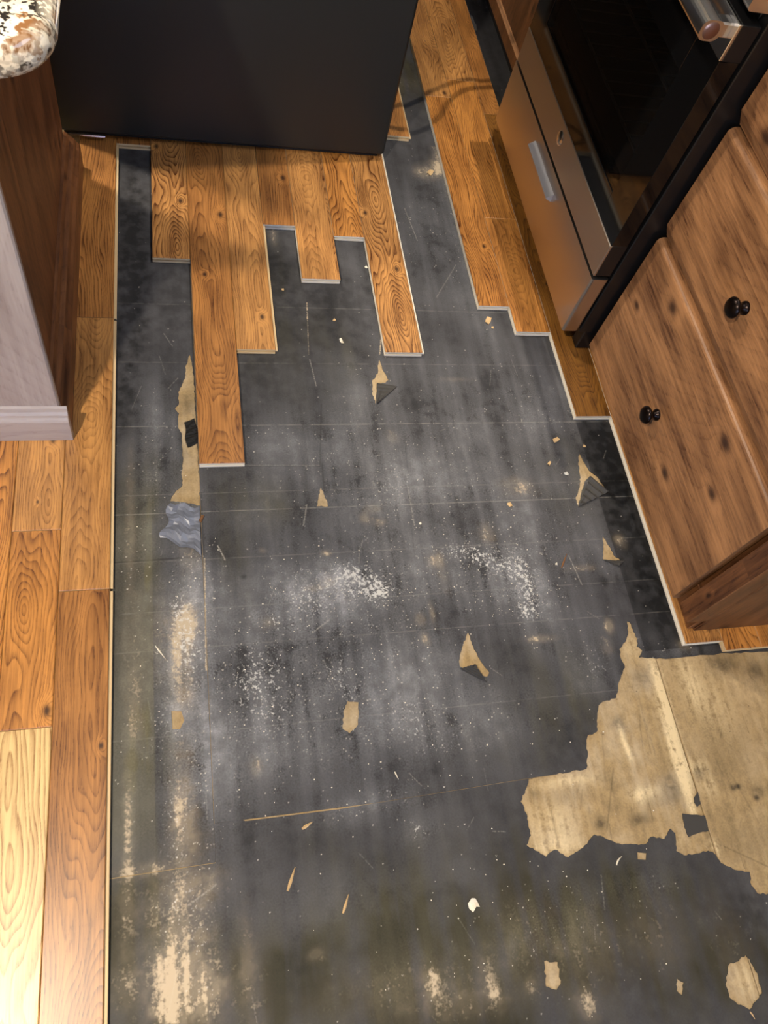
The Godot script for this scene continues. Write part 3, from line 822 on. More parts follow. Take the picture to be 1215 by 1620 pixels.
func build_felt() -> void:
	var top := 0.0
	var bottom := -0.0014
	var uvo := Vector2(-FELT_X0 / FELT_W, -FELT_Z0 / FELT_H)
	var bare := pts([0.897, -0.468, 0.893, -0.446, 0.879, -0.423, 0.861, -0.409, 0.859, -0.386, 0.862, -0.370, 0.849, -0.355, 0.836, -0.337, 0.824, -0.310, 0.797, -0.306, 0.781, -0.299, 0.770, -0.273, 0.762, -0.248, 0.741, -0.243, 0.733, -0.224, 0.730, -0.204, 0.721, -0.182, 0.658, -0.179, 0.600, -0.177, 0.592, -0.162, 0.575, -0.139, 0.581, -0.118, 0.580, -0.098, 0.581, -0.080, 0.569, -0.065, 0.583, -0.054, 0.601, -0.041, 0.621, -0.051, 0.643, -0.035, 0.676, -0.047, 0.704, -0.066, 0.715, -0.063, 0.743, -0.046, 0.776, -0.040, 0.803, -0.038, 0.816, -0.048, 0.842, -0.041, 0.860, -0.057, 0.867, -0.048, 0.859, -0.018, 0.872, -0.009, 0.904, -0.008, 0.924, -0.010, 0.935, -0.004, 0.943, 0.014, 0.965, 0.028, 0.996, 0.036, 0.991, 0.059, 0.998, 0.073, 1.051, 0.083, 1.287, 0.131, 1.543, -0.347, 1.211, -0.376, 1.111, -0.381, 0.962, -0.380, 0.900, -0.388, 0.913, -0.404, 0.903, -0.411, 0.910, -0.428, 0.905, -0.445, 0.904, -0.465])
	bare = torn(bare, 0.0017, 5)
	# middle sheet
	var t := thing("felt_underlayment", "large black felt underlayment sheet scuffed with white dust in the middle of the floor", "underlayment")
	var holes := [
		pts([0.539, -0.471, 0.544, -0.435, 0.556, -0.404, 0.566, -0.385, 0.560, -0.377, 0.538, -0.384, 0.509, -0.401, 0.508, -0.413, 0.520, -0.441]),
		pts([0.903, -0.892, 0.910, -0.864, 0.915, -0.843, 0.930, -0.827, 0.946, -0.785, 0.936, -0.784, 0.927, -0.805, 0.912, -0.827, 0.895, -0.812, 0.875, -0.776, 0.860, -0.745, 0.861, -0.772, 0.879, -0.799, 0.888, -0.828, 0.893, -0.864]),
		pts([0.901, -0.673, 0.909, -0.645, 0.915, -0.620, 0.930, -0.608, 0.884, -0.614, 0.893, -0.640]),
		pts([0.452, -1.166, 0.458, -1.131, 0.468, -1.103, 0.457, -1.094, 0.437, -1.093, 0.427, -1.032, 0.422, -1.059, 0.426, -1.099, 0.444, -1.123]),
		pts([0.275, -0.817, 0.285, -0.781, 0.285, -0.770, 0.261, -0.771, 0.267, -0.794]),
		pts([0.275, -0.355, 0.296, -0.351, 0.290, -0.310, 0.272, -0.295, 0.260, -0.304, 0.265, -0.333]),
		bare]
	for i in 6:
		holes[i] = torn(holes[i], 0.0014, 40 + i)
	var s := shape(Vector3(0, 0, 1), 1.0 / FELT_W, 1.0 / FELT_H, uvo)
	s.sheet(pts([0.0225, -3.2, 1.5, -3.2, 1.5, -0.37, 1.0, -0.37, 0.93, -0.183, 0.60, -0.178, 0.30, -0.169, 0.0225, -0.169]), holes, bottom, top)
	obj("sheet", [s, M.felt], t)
	var e := func(a: Array) -> PackedVector2Array: return pts(a)
	var k: PackedVector2Array = pts([0.506, -0.397, 0.556, -0.365, 0.537, -0.401])
	flap(t, k[0], k[1], k[2], 0.009, 0.003, "dark curled felt flap under the pale triangular tear", M.felt_under)
	k = pts([0.914, -0.827, 0.947, -0.782, 0.859, -0.745])
	flap(t, k[0], k[1], k[2], 0.003, 0.007, "pleated dark felt flap beside the drawer front", M.felt_under)
	k = pts([0.882, -0.613, 0.933, -0.607, 0.915, -0.594])
	flap(t, k[0], k[1], k[2], 0.005, 0.001, "small curled felt flap", M.felt_under)
	k = pts([0.437, -1.093, 0.485, -1.083, 0.428, -1.030])
	flap(t, k[0], k[1], k[2], 0.006, 0.001, "folded grey felt flap below the middle plank", M.felt_under)
	# left strip
	t = thing("felt_underlayment", "narrow black felt strip beside the long left plank edge, with a worn tan band", "underlayment")
	holes = [
		pts([0.013, -1.170, 0.003, -1.140, -0.000, -1.103, -0.015, -1.067, -0.014, -1.038, -0.023, -1.021, -0.015, -1.010, -0.017, -0.971, -0.011, -0.959, -0.010, -0.888, -0.014, -0.857, -0.012, -0.833, -0.032, -0.808, -0.037, -0.794, -0.007, -0.790, 0.021, -0.782, 0.022, -0.828, 0.021, -0.890, 0.020, -1.015, 0.020, -1.055, 0.019, -1.115, 0.016, -1.153]),
		pts([-0.044, -0.367, -0.027, -0.365, -0.022, -0.348, -0.030, -0.333, -0.043, -0.334])]
	holes[0] = torn(holes[0], 0.0015, 60)
	s = shape(Vector3(0, 0, 1), 1.0 / FELT_W, 1.0 / FELT_H, uvo)
	s.sheet(pts([-0.162, -3.2, 0.0215, -3.2, 0.0215, -0.108, -0.162, -0.106]), holes, bottom, top)
	obj("sheet", [s, M.felt], t)
	k = pts([-0.039, -0.784, 0.022, -0.780, 0.011, -0.710])
	# lower sheet
	t = thing("felt_underlayment", "brownish black felt sheet across the near end of the floor", "underlayment")
	holes = [
		pts([0.557, 0.117, 0.581, 0.122, 0.578, 0.154, 0.569, 0.161, 0.551, 0.153]),
		pts([0.936, 0.164, 0.941, 0.177, 0.948, 0.195, 0.945, 0.225, 0.922, 0.237, 0.911, 0.244, 0.892, 0.234, 0.880, 0.221, 0.880, 0.201, 0.897, 0.174, 0.917, 0.172]),
		pts([0.791, 0.178, 0.802, 0.187, 0.793, 0.204, 0.785, 0.196]),
		pts([0.780, -0.026, 0.798, -0.022, 0.793, -0.011, 0.777, -0.014]),
		bare]
	for i in 3:
		holes[i] = torn(holes[i], 0.0020, 80 + i)
	s = shape(Vector3(0, 0, 1), 1.0 / FELT_W, 1.0 / FELT_H, uvo)
	s.sheet(pts([-0.162, -0.1045, 0.0217, -0.107, 0.0217, -0.1688, 0.070, -0.1688, 0.074, -0.1665, 0.24, -0.1662, 0.30, -0.1684, 0.60, -0.1772, 0.93, -0.1824, 1.0, -0.365, 1.5, -0.365, 1.5, 0.6, -0.162, 0.6]), holes, bottom, top)
	obj("sheet", [s, M.felt], t)
	# loose scraps on the bare plywood
	var n := 0
	for a: Array in [
		[[0.894, -0.080, 0.928, -0.073, 0.940, -0.070, 0.937, -0.043, 0.914, -0.042, 0.893, -0.038, 0.890, -0.056], "square black felt scrap lying on the plywood seam"],
		[[0.928, -0.104, 0.940, -0.115, 0.939, -0.093, 0.929, -0.088, 0.926, -0.096], "tiny black felt sliver on bare plywood just beyond the square scrap"]]:
		s = shape(Vector3(0, 0, 1), 1.0 / FELT_W, 1.0 / FELT_H, uvo)
		s.sheet(torn(pts(a[0]), 0.001, 90 + n), [], -0.0014, 0.0004)
		tag(obj("felt_scrap", [s, M.felt_under]), a[1], "felt scrap")
		n += 1
	k = pts([-0.005, -0.985, 0.019, -0.996, 0.024, -0.933, -0.000, -0.921])
	var ridged := []
	for i in 15:
		var u := i / 14.0
		var row := []
		for c in 5:
			var p := k[0].lerp(k[3], u).lerp(k[1].lerp(k[2], u), c / 4.0)
			row.append(Vector3(p.x + 0.002 * sin(u * 7.0 + c), 0.0016 + 0.0030 * (0.5 + 0.5 * sin(u * 26.0 + c * 0.9)) * sin(PI * (0.12 + 0.76 * u)), p.y))
		ridged.append(row)
	s = shape()
	s.skin(ridged, 0.0010)
	tag(obj("felt_scrap", [s, M.rubber]), "crumpled jet black scrap across the long tear beside the longest hanging plank", "felt scrap")
	# wrinkled skin coloured to imitate a bluish sheen on the left strip
	var rows := []
	var f: PackedVector2Array = pts([-0.037, -0.788, 0.020, -0.777, 0.019, -0.671, -0.056, -0.713])
	for i in 13:
		var u := i / 12.0
		var l := f[0].lerp(f[3], u)
		var r := f[1].lerp(f[2], u)
		var row := []
		for c in 7:
			var p := l.lerp(r, c / 6.0)
			p.x -= 0.006 * sin(u * 9.0) * (1.0 - c / 6.0)
			p.y += 0.005 * sin(c * 1.7 + u * 3.0)
			row.append(Vector3(p.x, 0.0018 + 0.0042 * (0.5 + 0.5 * sin(u * 17.0 + c * 0.8)) + 0.0014 * sin(c * 2.0 + u * 4.0), p.y))
		rows.append(row)
	s = shape()
	s.skin(rows, 0.001)
	tag(obj("sheen_patch", [s, M.sheen_grey]), "wrinkled bluish grey patch imitating sheen on the left felt strip below the long tear", "plastic film")

# ------------------------------------------------------------------ furniture
func build_fridge() -> void:
	var t := thing("refrigerator", "tall matte black refrigerator standing on the planks", "refrigerator")
	var s := shape()
	s.box(Vector3(-0.290, 0.032, -2.56), Vector3(0.558, 1.78, -1.85), 0.006)
	obj("body", [s, M.fridge], t)
	s = shape()
	s.box(Vector3(-0.276, 0.020, -2.55), Vector3(0.544, 0.0325, -1.862), 0.002)
	obj("base_frame", [s, M.rubber], t)
	for x: float in [-0.22, 0.50]:
		for z: float in [-2.50, -1.91]:
			s = shape()
			s.lathe(PackedVector2Array([Vector2(0.0, 0.0), Vector2(0.018, 0.0), Vector2(0.018, 0.008), Vector2(0.0, 0.008)]), Vector3(x, 0.0161, z), Vector3.UP, 16)
			obj("levelling_foot", [s, M.rubber], t)
	s = shape()
	s.sweep(pts([0.0, 0.0, 0.007, 0.0, 0.006, 0.004, 0.001, 0.0045]), Vector3(-0.274, 0.0285, -1.8495), Vector3(0, 0, 1), Vector3(0, 1, 0), Vector3(0.098, 0, 0))
	var o := obj("trim_strip", [s, M.bright_steel], t)
	o.set_meta("label", "short bright metal strip at the bottom corner")
	for z: float in [-2.60]:
		s = shape()
		s.box(Vector3(-0.290, 0.05, z - 0.03), Vector3(0.138, 1.78, z + 0.038), 0.006)
		obj("door", [s, M.fridge], t)
		s = shape()
		s.box(Vector3(0.144, 0.05, z - 0.03), Vector3(0.558, 1.78, z + 0.038), 0.006)
		obj("door", [s, M.fridge], t)

func build_island() -> void:
	var t := thing("kitchen_island", "brown wooden kitchen island with a stepped base moulding, near the refrigerator", "kitchen island")
	var y := 0.0163
	var xr := -0.258
	var zf := -0.962
	var zb := -1.735
	var s := shape(Vector3(0, 1, 0), 1.0 / 0.97, 1.0 / 0.97, Vector2(0.2, 0.1))
	s.box(Vector3(-1.25, y, zb), Vector3(xr - 0.002, 0.88, zf - 0.004), 0.002)
	obj("body", [s, M.island_side], t)
	# near panel, a separate paler board with a slim corner post
	s = shape(Vector3(0, 1, 0), 1.0 / 0.97, 1.0 / 0.97, Vector2(0.55, 0.35))
	s.box(Vector3(-1.25, y, zf - 0.004), Vector3(-0.238, 0.88, zf + 0.012), 0.003)
	obj("end_panel", [s, M.island_front], t)
	var prof := pts([0.0, 0.0, 0.016, 0.0, 0.016, 0.062, 0.0145, 0.066, 0.0115, 0.072, 0.010, 0.078, 0.0065, 0.084, 0.004, 0.092, 0.0, 0.096])
	s = shape(Vector3(1, 0, 0), 1.0 / 0.97, 1.0 / 0.97, Vector2(0.1, 0.6))
	s.sweep(prof, Vector3(-1.25, y, zf + 0.012), Vector3(0, 0, 1), Vector3(0, 1, 0), Vector3(1.25 - 0.2245, 0, 0))
	obj("base_moulding", [s, M.island_front], t)
	var side := pts([0.0, 0.0, 0.033, 0.0, 0.033, 0.062, 0.031, 0.066, 0.025, 0.072, 0.021, 0.080, 0.012, 0.086, 0.006, 0.094, 0.0, 0.098])
	s = shape(Vector3(0, 0, 1), 1.0 / 0.97, 1.0 / 0.97, Vector2(0.3, 0.2))
	s.sweep(side, Vector3(xr - 0.002, y, zb - 0.01), Vector3(1, 0, 0), Vector3(0, 1, 0), Vector3(0, 0, zf + 0.012 - zb + 0.01))
	obj("base_moulding", [s, M.island_side], t)
	# granite top with a rounded corner and a bull-nosed edge
	var o := PackedVector2Array()
	var r := 0.075
	var cx := -0.118 - r
	var cz := -0.800 - r
	for i in 13:
		var a := PI / 2 - i * PI / 24.0
		o.append(Vector2(cx + cos(a) * r, cz + sin(a) * r))
	o.append(Vector2(-0.118, -1.735))
	o.append(Vector2(-1.30, -1.735))
	o.append(Vector2(-1.30, -0.800))
	var inset := func(p: Vector2, d: float) -> Vector2:
		var q := p
		if p.x > cx and p.y > cz:
			q = Vector2(cx, cz) + (p - Vector2(cx, cz)).normalized() * (r - d)
		else:
			q.x = clampf(p.x, -1.30 + d, -0.118 - d)
			q.y = clampf(p.y, -1.735 + d, -0.800 - d)
		return q
	s = shape()
	var rings := []
	for i in 9:
		var a := -PI / 2 + i * PI / 8.0
		var ring := []
		for p in o:
			var q: Vector2 = inset.call(p, 0.020 * (1.0 - cos(a)))
			ring.append(Vector3(q.x, 0.900 + 0.0195 * sin(a), q.y))
		rings.append(ring)
	var k := o.size()
	for i in 8:
		var n0 := sin(-PI / 2 + i * PI / 8.0)
		var n1 := sin(-PI / 2 + (i + 1) * PI / 8.0)
		for j in k:
			var j2 := (j + 1) % k
			var out := func(p: Vector3, m: float) -> Vector3:
				var h := Vector3.ZERO
				if p.x > cx and p.z > cz:
					h = Vector3(p.x - cx, 0, p.z - cz)
				elif p.z > cz - 0.001:
					h = Vector3(0, 0, 1)
				elif p.x > cx - 0.001:
					h = Vector3(1, 0, 0)
				else:
					h = Vector3(-1, 0, 0)
				return (h.normalized() * sqrt(maxf(0.0, 1.0 - m * m)) + Vector3(0, m, 0)).normalized()
			s.quad_s(rings[i][j], rings[i][j2], rings[i + 1][j2], rings[i + 1][j], out.call(rings[i][j], n0), out.call(rings[i][j2], n0), out.call(rings[i + 1][j2], n1), out.call(rings[i + 1][j], n1))
	var mid := Vector2(-0.6, -1.3)
	for w: Array in [[0, Vector3.DOWN], [8, Vector3.UP]]:
		for j in k:
			var a: Vector3 = rings[w[0]][j]
			var b: Vector3 = rings[w[0]][(j + 1) % k]
			s.tri(a, b, Vector3(mid.x, a.y, mid.y), w[1])
	tag(obj("granite_countertop", [s, M.granite]), "speckled cream and brown granite countertop with a rounded corner on the island", "countertop")

func rounded(lo: Vector2, hi: Vector2, r: float, seg := 4) -> PackedVector2Array:
	var o := PackedVector2Array()
	for c: Array in [[hi.x - r, hi.y - r, 0.0], [lo.x + r, hi.y - r, 90.0], [lo.x + r, lo.y + r, 180.0], [hi.x - r, lo.y + r, 270.0]]:
		for i in seg + 1:
			var a := deg_to_rad(c[2] + 90.0 * i / seg)
			o.append(Vector2(c[0] + cos(a) * r, c[1] + sin(a) * r))
	return o

func build_range() -> void:
	var t := thing("kitchen_range", "stainless steel range with a black glass oven door between wooden cabinets", "range")
	var zn := -1.186
	var zfar := -1.985
	var xf := 0.900
	var s := shape()
	# body shell: back, two sides, top, bottom, round an open oven
	for b: Array in [[Vector3(0.945, 0.085, zfar), Vector3(1.58, 0.850, zfar + 0.03)], [Vector3(0.945, 0.085, zn - 0.03), Vector3(1.58, 0.850, zn)],
		[Vector3(1.55, 0.085, zfar + 0.03), Vector3(1.58, 0.850, zn - 0.03)], [Vector3(0.945, 0.81, zfar + 0.03), Vector3(1.55, 0.850, zn - 0.03)],
		[Vector3(0.945, 0.085, zfar + 0.03), Vector3(1.55, 0.34, zn - 0.03)]]:
		s.box(b[0], b[1], 0.002)
	obj("body", [s, M.black], t)
	for x: float in [0.995, 1.53]:
		for z: float in [zn - 0.025, zfar + 0.04]:
			s = shape()
			s.box(Vector3(x - 0.028, 0.0163, z - 0.018), Vector3(x + 0.028, 0.084, z + 0.018), 0.003)
			obj("foot", [s, M.black], t)
	# storage drawer: a folded steel front with its edge turned back
	s = shape()
	s.sweep(rounded(Vector2(xf, zfar + 0.003), Vector2(xf + 0.042, zn - 0.002), 0.006, 3), Vector3(0, 0.088, 0), Vector3(1, 0, 0), Vector3(0, 0, 1), Vector3(0, 0.1725, 0))
	var dr := obj("drawer", [s, M.steel], t)
	s = shape(Vector3(0, 0, 1))
	s.sweep(pts([0.0, 0.004, 0.012, 0.009, 0.017, 0.013, 0.017, 0.015, 0.001, 0.026, 0.0, 0.026]), Vector3(xf - 0.0003, 0.204, -1.695), Vector3(-1, 0, 0), Vector3(0, 1, 0), Vector3(0, 0, 0.198))
	obj("drawer_pull", [s, mat(Color(0.76, 0.77, 0.81), 0.34, 0.75)], dr)
	# oven door
	var y0 := 0.268
	var y1 := 0.832
	s = shape()
	s.box(Vector3(xf + 0.0062, y0, zfar + 0.012), Vector3(xf + 0.042, y0 + 0.0881, zn - 0.006), 0.001)
	var d := obj("oven_door", [s, M.black], t)
	s = shape()
	s.box(Vector3(xf + 0.0062, y1 - 0.0621, zfar + 0.012), Vector3(xf + 0.042, y1, zn - 0.006), 0.001)
	obj("rail_backing", [s, M.black], d)
	s = shape()
	s.box(Vector3(xf, y0, zfar + 0.012), Vector3(xf + 0.006, y0 + 0.088, zn - 0.006), 0.0012)
	obj("door_strip", [s, M.steel], d)
	s = shape()
	s.box(Vector3(xf, y1 - 0.062, zfar + 0.012), Vector3(xf + 0.006, y1, zn - 0.006), 0.0012)
	obj("door_rail", [s, M.bright_steel], d)
	s = shape()
	var wz0 := zfar + 0.10
	var wz1 := zn - 0.10
	for b: Array in [[Vector3(xf + 0.002, y0 + 0.0882, zfar + 0.012), Vector3(xf + 0.040, y1 - 0.0622, wz0)], [Vector3(xf + 0.002, y0 + 0.0882, wz1), Vector3(xf + 0.040, y1 - 0.0622, zn - 0.006)],
		[Vector3(xf + 0.002, y0 + 0.0882, wz0), Vector3(xf + 0.040, y0 + 0.15, wz1)], [Vector3(xf + 0.002, y1 - 0.14, wz0), Vector3(xf + 0.040, y1 - 0.0622, wz1)]]:
		s.box(b[0], b[1], 0.0006)
	obj("glass_border", [s, mat(Color(0.03, 0.03, 0.034), 0.06)], d)
	s = shape()
	s.box(Vector3(xf + 0.004, y0 + 0.15, wz0), Vector3(xf + 0.010, y1 - 0.14, wz1), 0.0005)
	obj("pane", [s, M.glass], d)
	# badge on the steel strip
	s = shape()
	s.lathe(PackedVector2Array([Vector2(0.0, 0.004), Vector2(0.009, 0.0036), Vector2(0.0155, 0.002), Vector2(0.0175, 0.0)]), Vector3(xf, 0.322, -1.585), Vector3(-1, 0, 0), 20)
	obj("badge", [s, M.bright_steel], d)
	# handle: a rounded bar on two brackets
	s = shape()
	s.sweep(rounded(Vector2(-0.020, -0.017), Vector2(0.020, 0.017), 0.013, 5), Vector3(0.862, 0.812, zfar + 0.04), Vector3(1, 0, 0), Vector3(0, 1, 0), Vector3(0, 0, zn - 0.016 - zfar - 0.04))
	var hb := obj("handle", [s, M.bright_steel], d)
	s = shape()
	s.lathe(PackedVector2Array([Vector2(0.0, 0.0035), Vector2(0.011, 0.003), Vector2(0.0145, 0.0)]), Vector3(0.862, 0.812, zn - 0.016), Vector3(0, 0, 1), 20)
	obj("end_cap", [s, mat(Color(0.62, 0.50, 0.46), 0.35, 1.0)], hb)
	for z: float in [zn - 0.034, zfar + 0.06]:
		s = shape()
		s.box(Vector3(0.874, 0.800, z - 0.014), Vector3(xf + 0.002, 0.825, z + 0.014), 0.003)
		obj("bracket", [s, M.bright_steel], hb)
	# oven racks
	for y: float in [0.46, 0.60]:
		s = shape()
		for i in 16:
			var z := lerpf(zfar + 0.05, zn - 0.05, i / 15.0)
			s.sweep(rounded(Vector2(-0.0018, -0.0018), Vector2(0.0018, 0.0018), 0.0017, 2), Vector3(0.96, y, z), Vector3(0, 1, 0), Vector3(0, 0, 1), Vector3(0.55, 0, 0))
		for x: float in [0.965, 1.22, 1.50]:
			s.sweep(rounded(Vector2(-0.003, -0.003), Vector2(0.003, 0.003), 0.0028, 2), Vector3(x, y - 0.004, zfar + 0.032), Vector3(1, 0, 0), Vector3(0, 1, 0), Vector3(0, 0, zn - zfar - 0.064))
		obj("oven_rack", [s, M.wire], t)
	# control panel and cooktop
	s = shape()
	s.sweep(rounded(Vector2(0.898, 0.853), Vector2(1.02, 0.935), 0.007, 4), Vector3(0, 0, zfar + 0.004), Vector3(1, 0, 0), Vector3(0, 1, 0), Vector3(0, 0, zn - zfar - 0.012))
	obj("control_panel", [s, M.bright_steel], t)
	s = shape()
	s.box(Vector3(1.022, 0.851, zfar), Vector3(1.58, 0.925, zn), 0.004)
	obj("cooktop", [s, M.black], t)

func knob(parent: Node3D, at: Vector3) -> void:
	var s := shape()
	var k := 1.22
	var prof := PackedVector2Array()
	for q: Vector2 in [Vector2(0.0, 0.030), Vector2(0.007, 0.0296), Vector2(0.0125, 0.0275), Vector2(0.0158, 0.0235), Vector2(0.0160, 0.0205), Vector2(0.0135, 0.0175), Vector2(0.0085, 0.0150), Vector2(0.0062, 0.0120), Vector2(0.0062, 0.0070), Vector2(0.0095, 0.0045), Vector2(0.0105, 0.0020), Vector2(0.0105, 0.0)]:
		prof.append(q * k)
	s.lathe(prof, at, Vector3(-1, 0, 0), 28)
	obj("knob", [s, M.bronze], parent)

# drawer front with softly rounded long edges; its face looks towards -x
func front(parent: Node3D, called: String, x: float, y0: float, y1: float, z0: float, z1: float, off: Vector2) -> MeshInstance3D:
	var s := shape(Vector3(0, 0, 1), 1.0 / 0.97, 1.0 / 0.97, off)
	var p := PackedVector2Array()
	for q: Vector2 in [Vector2(0.020, 0.0), Vector2(0.0145, 0.0), Vector2(0.0135, 0.003), Vector2(0.008, 0.012), Vector2(0.003, 0.022), Vector2(0.0, 0.027)]:
		p.append(Vector2(q.x, y0 + (q.y if y0 > 0.2 else q.y * 0.3)))
	for i in 6:
		var a := i * PI / 10.0
		p.append(Vector2(0.014 - 0.014 * cos(a), y1 - 0.012 + 0.012 * sin(a)))
	p.append(Vector2(0.020, y1))
	s.sweep(p, Vector3(x, 0, z0), Vector3(1, 0, 0), Vector3(0, 1, 0), Vector3(0, 0, z1 - z0))
	return obj(called, [s, M.alder], parent)

func build_cabinets() -> void:
	var t := thing("drawer_cabinet", "knotty brown wood drawer cabinet with round dark knobs, nearer side of the range", "cabinet")
	var xf := 0.985
	var zn := -0.432
	var zfar := -1.178
	var s := shape(Vector3(0, 1, 0), 1.0 / 0.97, 1.0 / 0.97, Vector2(0.4, 0.2))
	s.box(Vector3(1.022, 0.0163, zfar), Vector3(1.56, 0.10, zn - 0.004), 0.001)
	s.box(Vector3(xf + 0.0485, 0.10, zfar), Vector3(1.56, 0.88, zn - 0.004), 0.001)
	obj("body", [s, M.alder_dark], t)
	s = shape(Vector3(0, 1, 0), 1.0 / 0.97, 1.0 / 0.97, Vector2(0.1, 0.7))
	s.box(Vector3(xf + 0.001, 0.072, zn - 0.045), Vector3(xf + 0.0482, 0.88, zn + 0.0005), 0.0015)
	s.box(Vector3(xf + 0.034, 0.030, zfar + 0.002), Vector3(xf + 0.0482, 0.88, zfar + 0.03), 0.0015)
	for y: Array in [[0.030, 0.055], [0.395, 0.430], [0.655, 0.690], [0.850, 0.88]]:
		s.box(Vector3(xf + 0.0202, y[0], zfar + 0.0302), Vector3(xf + 0.0482, y[1], zn - 0.0902), 0.001)
	obj("face_frame", [s, M.alder_dark], t)
	s = shape(Vector3(0, 1, 0), 1.0 / 0.97, 1.0 / 0.97, Vector2(0.7, 0.1))
	s.box(Vector3(xf + 0.049, 0.0163, zn - 0.0038), Vector3(1.56, 0.88, zn + 0.002), 0.002)
	obj("end_panel", [s, M.alder_dark], t)
	var d := front(t, "drawer", xf, 0.046, 0.405, zfar + 0.004, -0.496, Vector2(0.05, 0.26))
	knob(d, Vector3(xf, 0.206, -0.857))
	d = front(t, "drawer", xf, 0.411, 0.668, zfar + 0.004, -0.496, Vector2(0.42, 0.24))
	knob(d, Vector3(xf, 0.531, -0.864))
	d = front(t, "drawer", xf, 0.674, 0.862, zfar + 0.004, -0.496, Vector2(0.10, 0.235))
	knob(d, Vector3(xf, 0.770, -0.860))
	s = shape()
	s.box(Vector3(0.955, 0.8805, zfar + 0.001), Vector3(1.56, 0.92, -0.40), 0.012)
	tag(obj("granite_countertop", [s, M.granite]), "granite countertop on the drawer cabinet beside the range", "countertop")
	# the cabinet on the far side of the range
	t = thing("base_cabinet", "dark brown base cabinet with a black toe kick, far side of the range", "cabinet")
	s = shape(Vector3(0, 1, 0), 1.0 / 0.97, 1.0 / 0.97, Vector2(0.3, 0.5))
	s.box(Vector3(1.005, 0.10, -3.15), Vector3(1.56, 0.88, -1.995), 0.002)
	obj("body", [s, M.alder_dark], t)
	s = shape()
	s.box(Vector3(1.06, 0.0005, -3.15), Vector3(1.50, 0.0998, -1.998), 0.002)
	obj("toe_kick", [s, M.rubber], t)
	for z: Array in [[-2.54, -2.02], [-3.08, -2.56]]:
		s = shape(Vector3(0, 1, 0), 1.0 / 0.97, 1.0 / 0.97, Vector2(z[0], 0.2))
		s.box(Vector3(0.985, 0.115, z[0]), Vector3(1.0048, 0.66, z[1]), 0.003)
		var dd := obj("door", [s, M.alder_dark], t)
		s = shape(Vector3(0, 0, 1), 1.0 / 0.97, 1.0 / 0.97)
		s.sweep(pts([0.0, 0.0, 0.008, 0.003, 0.010, 0.008, 0.004, 0.015, 0.0, 0.016]), Vector3(0.9849, 0.160, z[0] + 0.03), Vector3(-1, 0, 0), Vector3(0, 1, 0), Vector3(0, 0, z[1] - z[0] - 0.06))
		obj("door_moulding", [s, M.alder], dd)
	s = shape()
	s.box(Vector3(0.955, 0.8805, -3.15), Vector3(1.56, 0.92, -1.996), 0.012)
	tag(obj("granite_countertop", [s, M.granite]), "granite countertop on the cabinet beyond the range", "countertop")

# an unseen cord loop, added and shaped to cast curved shadows beyond the range
func build_shadow_cord() -> void:
	var c := Curve3D.new()
	c.bake_interval = 0.012
	var way := [Vector3(1.30, 0.9285, -2.42), Vector3(1.06, 0.9290, -2.24), Vector3(0.968, 0.936, -2.150), Vector3(0.916, 0.87, -2.136), Vector3(0.881, 0.80, -2.146), Vector3(0.839, 0.79, -2.128), Vector3(0.778, 0.78, -2.088), Vector3(0.715, 0.77, -2.045),
		Vector3(0.668, 0.76, -2.012), Vector3(0.664, 0.76, -1.975), Vector3(0.718, 0.77, -1.966), Vector3(0.783, 0.79, -2.003), Vector3(0.816, 0.80, -2.056), Vector3(0.850, 0.82, -2.094), Vector3(0.884, 0.84, -2.112), Vector3(0.925, 0.88, -2.116), Vector3(0.966, 0.936, -2.130), Vector3(1.08, 0.9290, -2.16), Vector3(1.35, 0.9285, -2.20)]
	for i in way.size():
		var d: Vector3 = (way[mini(i + 1, way.size() - 1)] - way[maxi(i - 1, 0)]) / 6.0
		c.add_point(way[i], -d, d)
	var p := c.get_baked_points()
	var s := shape()
	var seg := 8
	for i in p.size() - 1:
		for k in seg:
			var q := []
			var m := []
			for e: Vector2i in [Vector2i(i, k), Vector2i(i + 1, k), Vector2i(i + 1, k + 1), Vector2i(i, k + 1)]:
				var t := (p[mini(e.x + 1, p.size() - 1)] - p[maxi(e.x - 1, 0)]).normalized()
				var e1 := t.cross(Vector3.UP).normalized()
				var e2 := e1.cross(t)
				var r := e1 * cos(TAU * e.y / seg) + e2 * sin(TAU * e.y / seg)
				q.append(p[e.x] + r * 0.0065)
				m.append(r)
			s.quad_s(q[0], q[1], q[2], q[3], m[0], m[1], m[2], m[3])
	tag(obj("shadow_cord", [s, M.rubber]), "added black cord loop out of view, shaped to cast curved shadows beyond the range", "cord")

# ------------------------------------------------------------------ debris
func chip(called: String, at: Vector2, size: Vector3, turn: float, tilt: float, m: Material, label: String, group := "") -> void:
	var rows := []
	for i in 5:
		var u := i / 4.0 - 0.5
		var row := []
		for k in 4:
			var w := k / 3.0 - 0.5
			var edge := 1.0 - 0.35 * absf(u) * (1.0 + 0.6 * sin(k * 3.1 + at.x * 90.0))
			row.append(Vector3(w * size.x * edge, size.y * (0.5 + 0.5 * cos(w * 4.0 + u * 1.5)) + absf(u) * tilt * size.z + 0.0009, u * size.z + 0.12 * size.x * sin(k * 2.0 + at.y * 70.0)))
		rows.append(row)
	var s := shape()
	s.skin(rows, 0.0008)
	var o := obj(called, [s, m])
	o.position = Vector3(at.x, 0.0004, at.y)
	o.rotation.y = turn
	tag(o, label, "wood chip" if called != "wood_splinter" else "splinter", group)

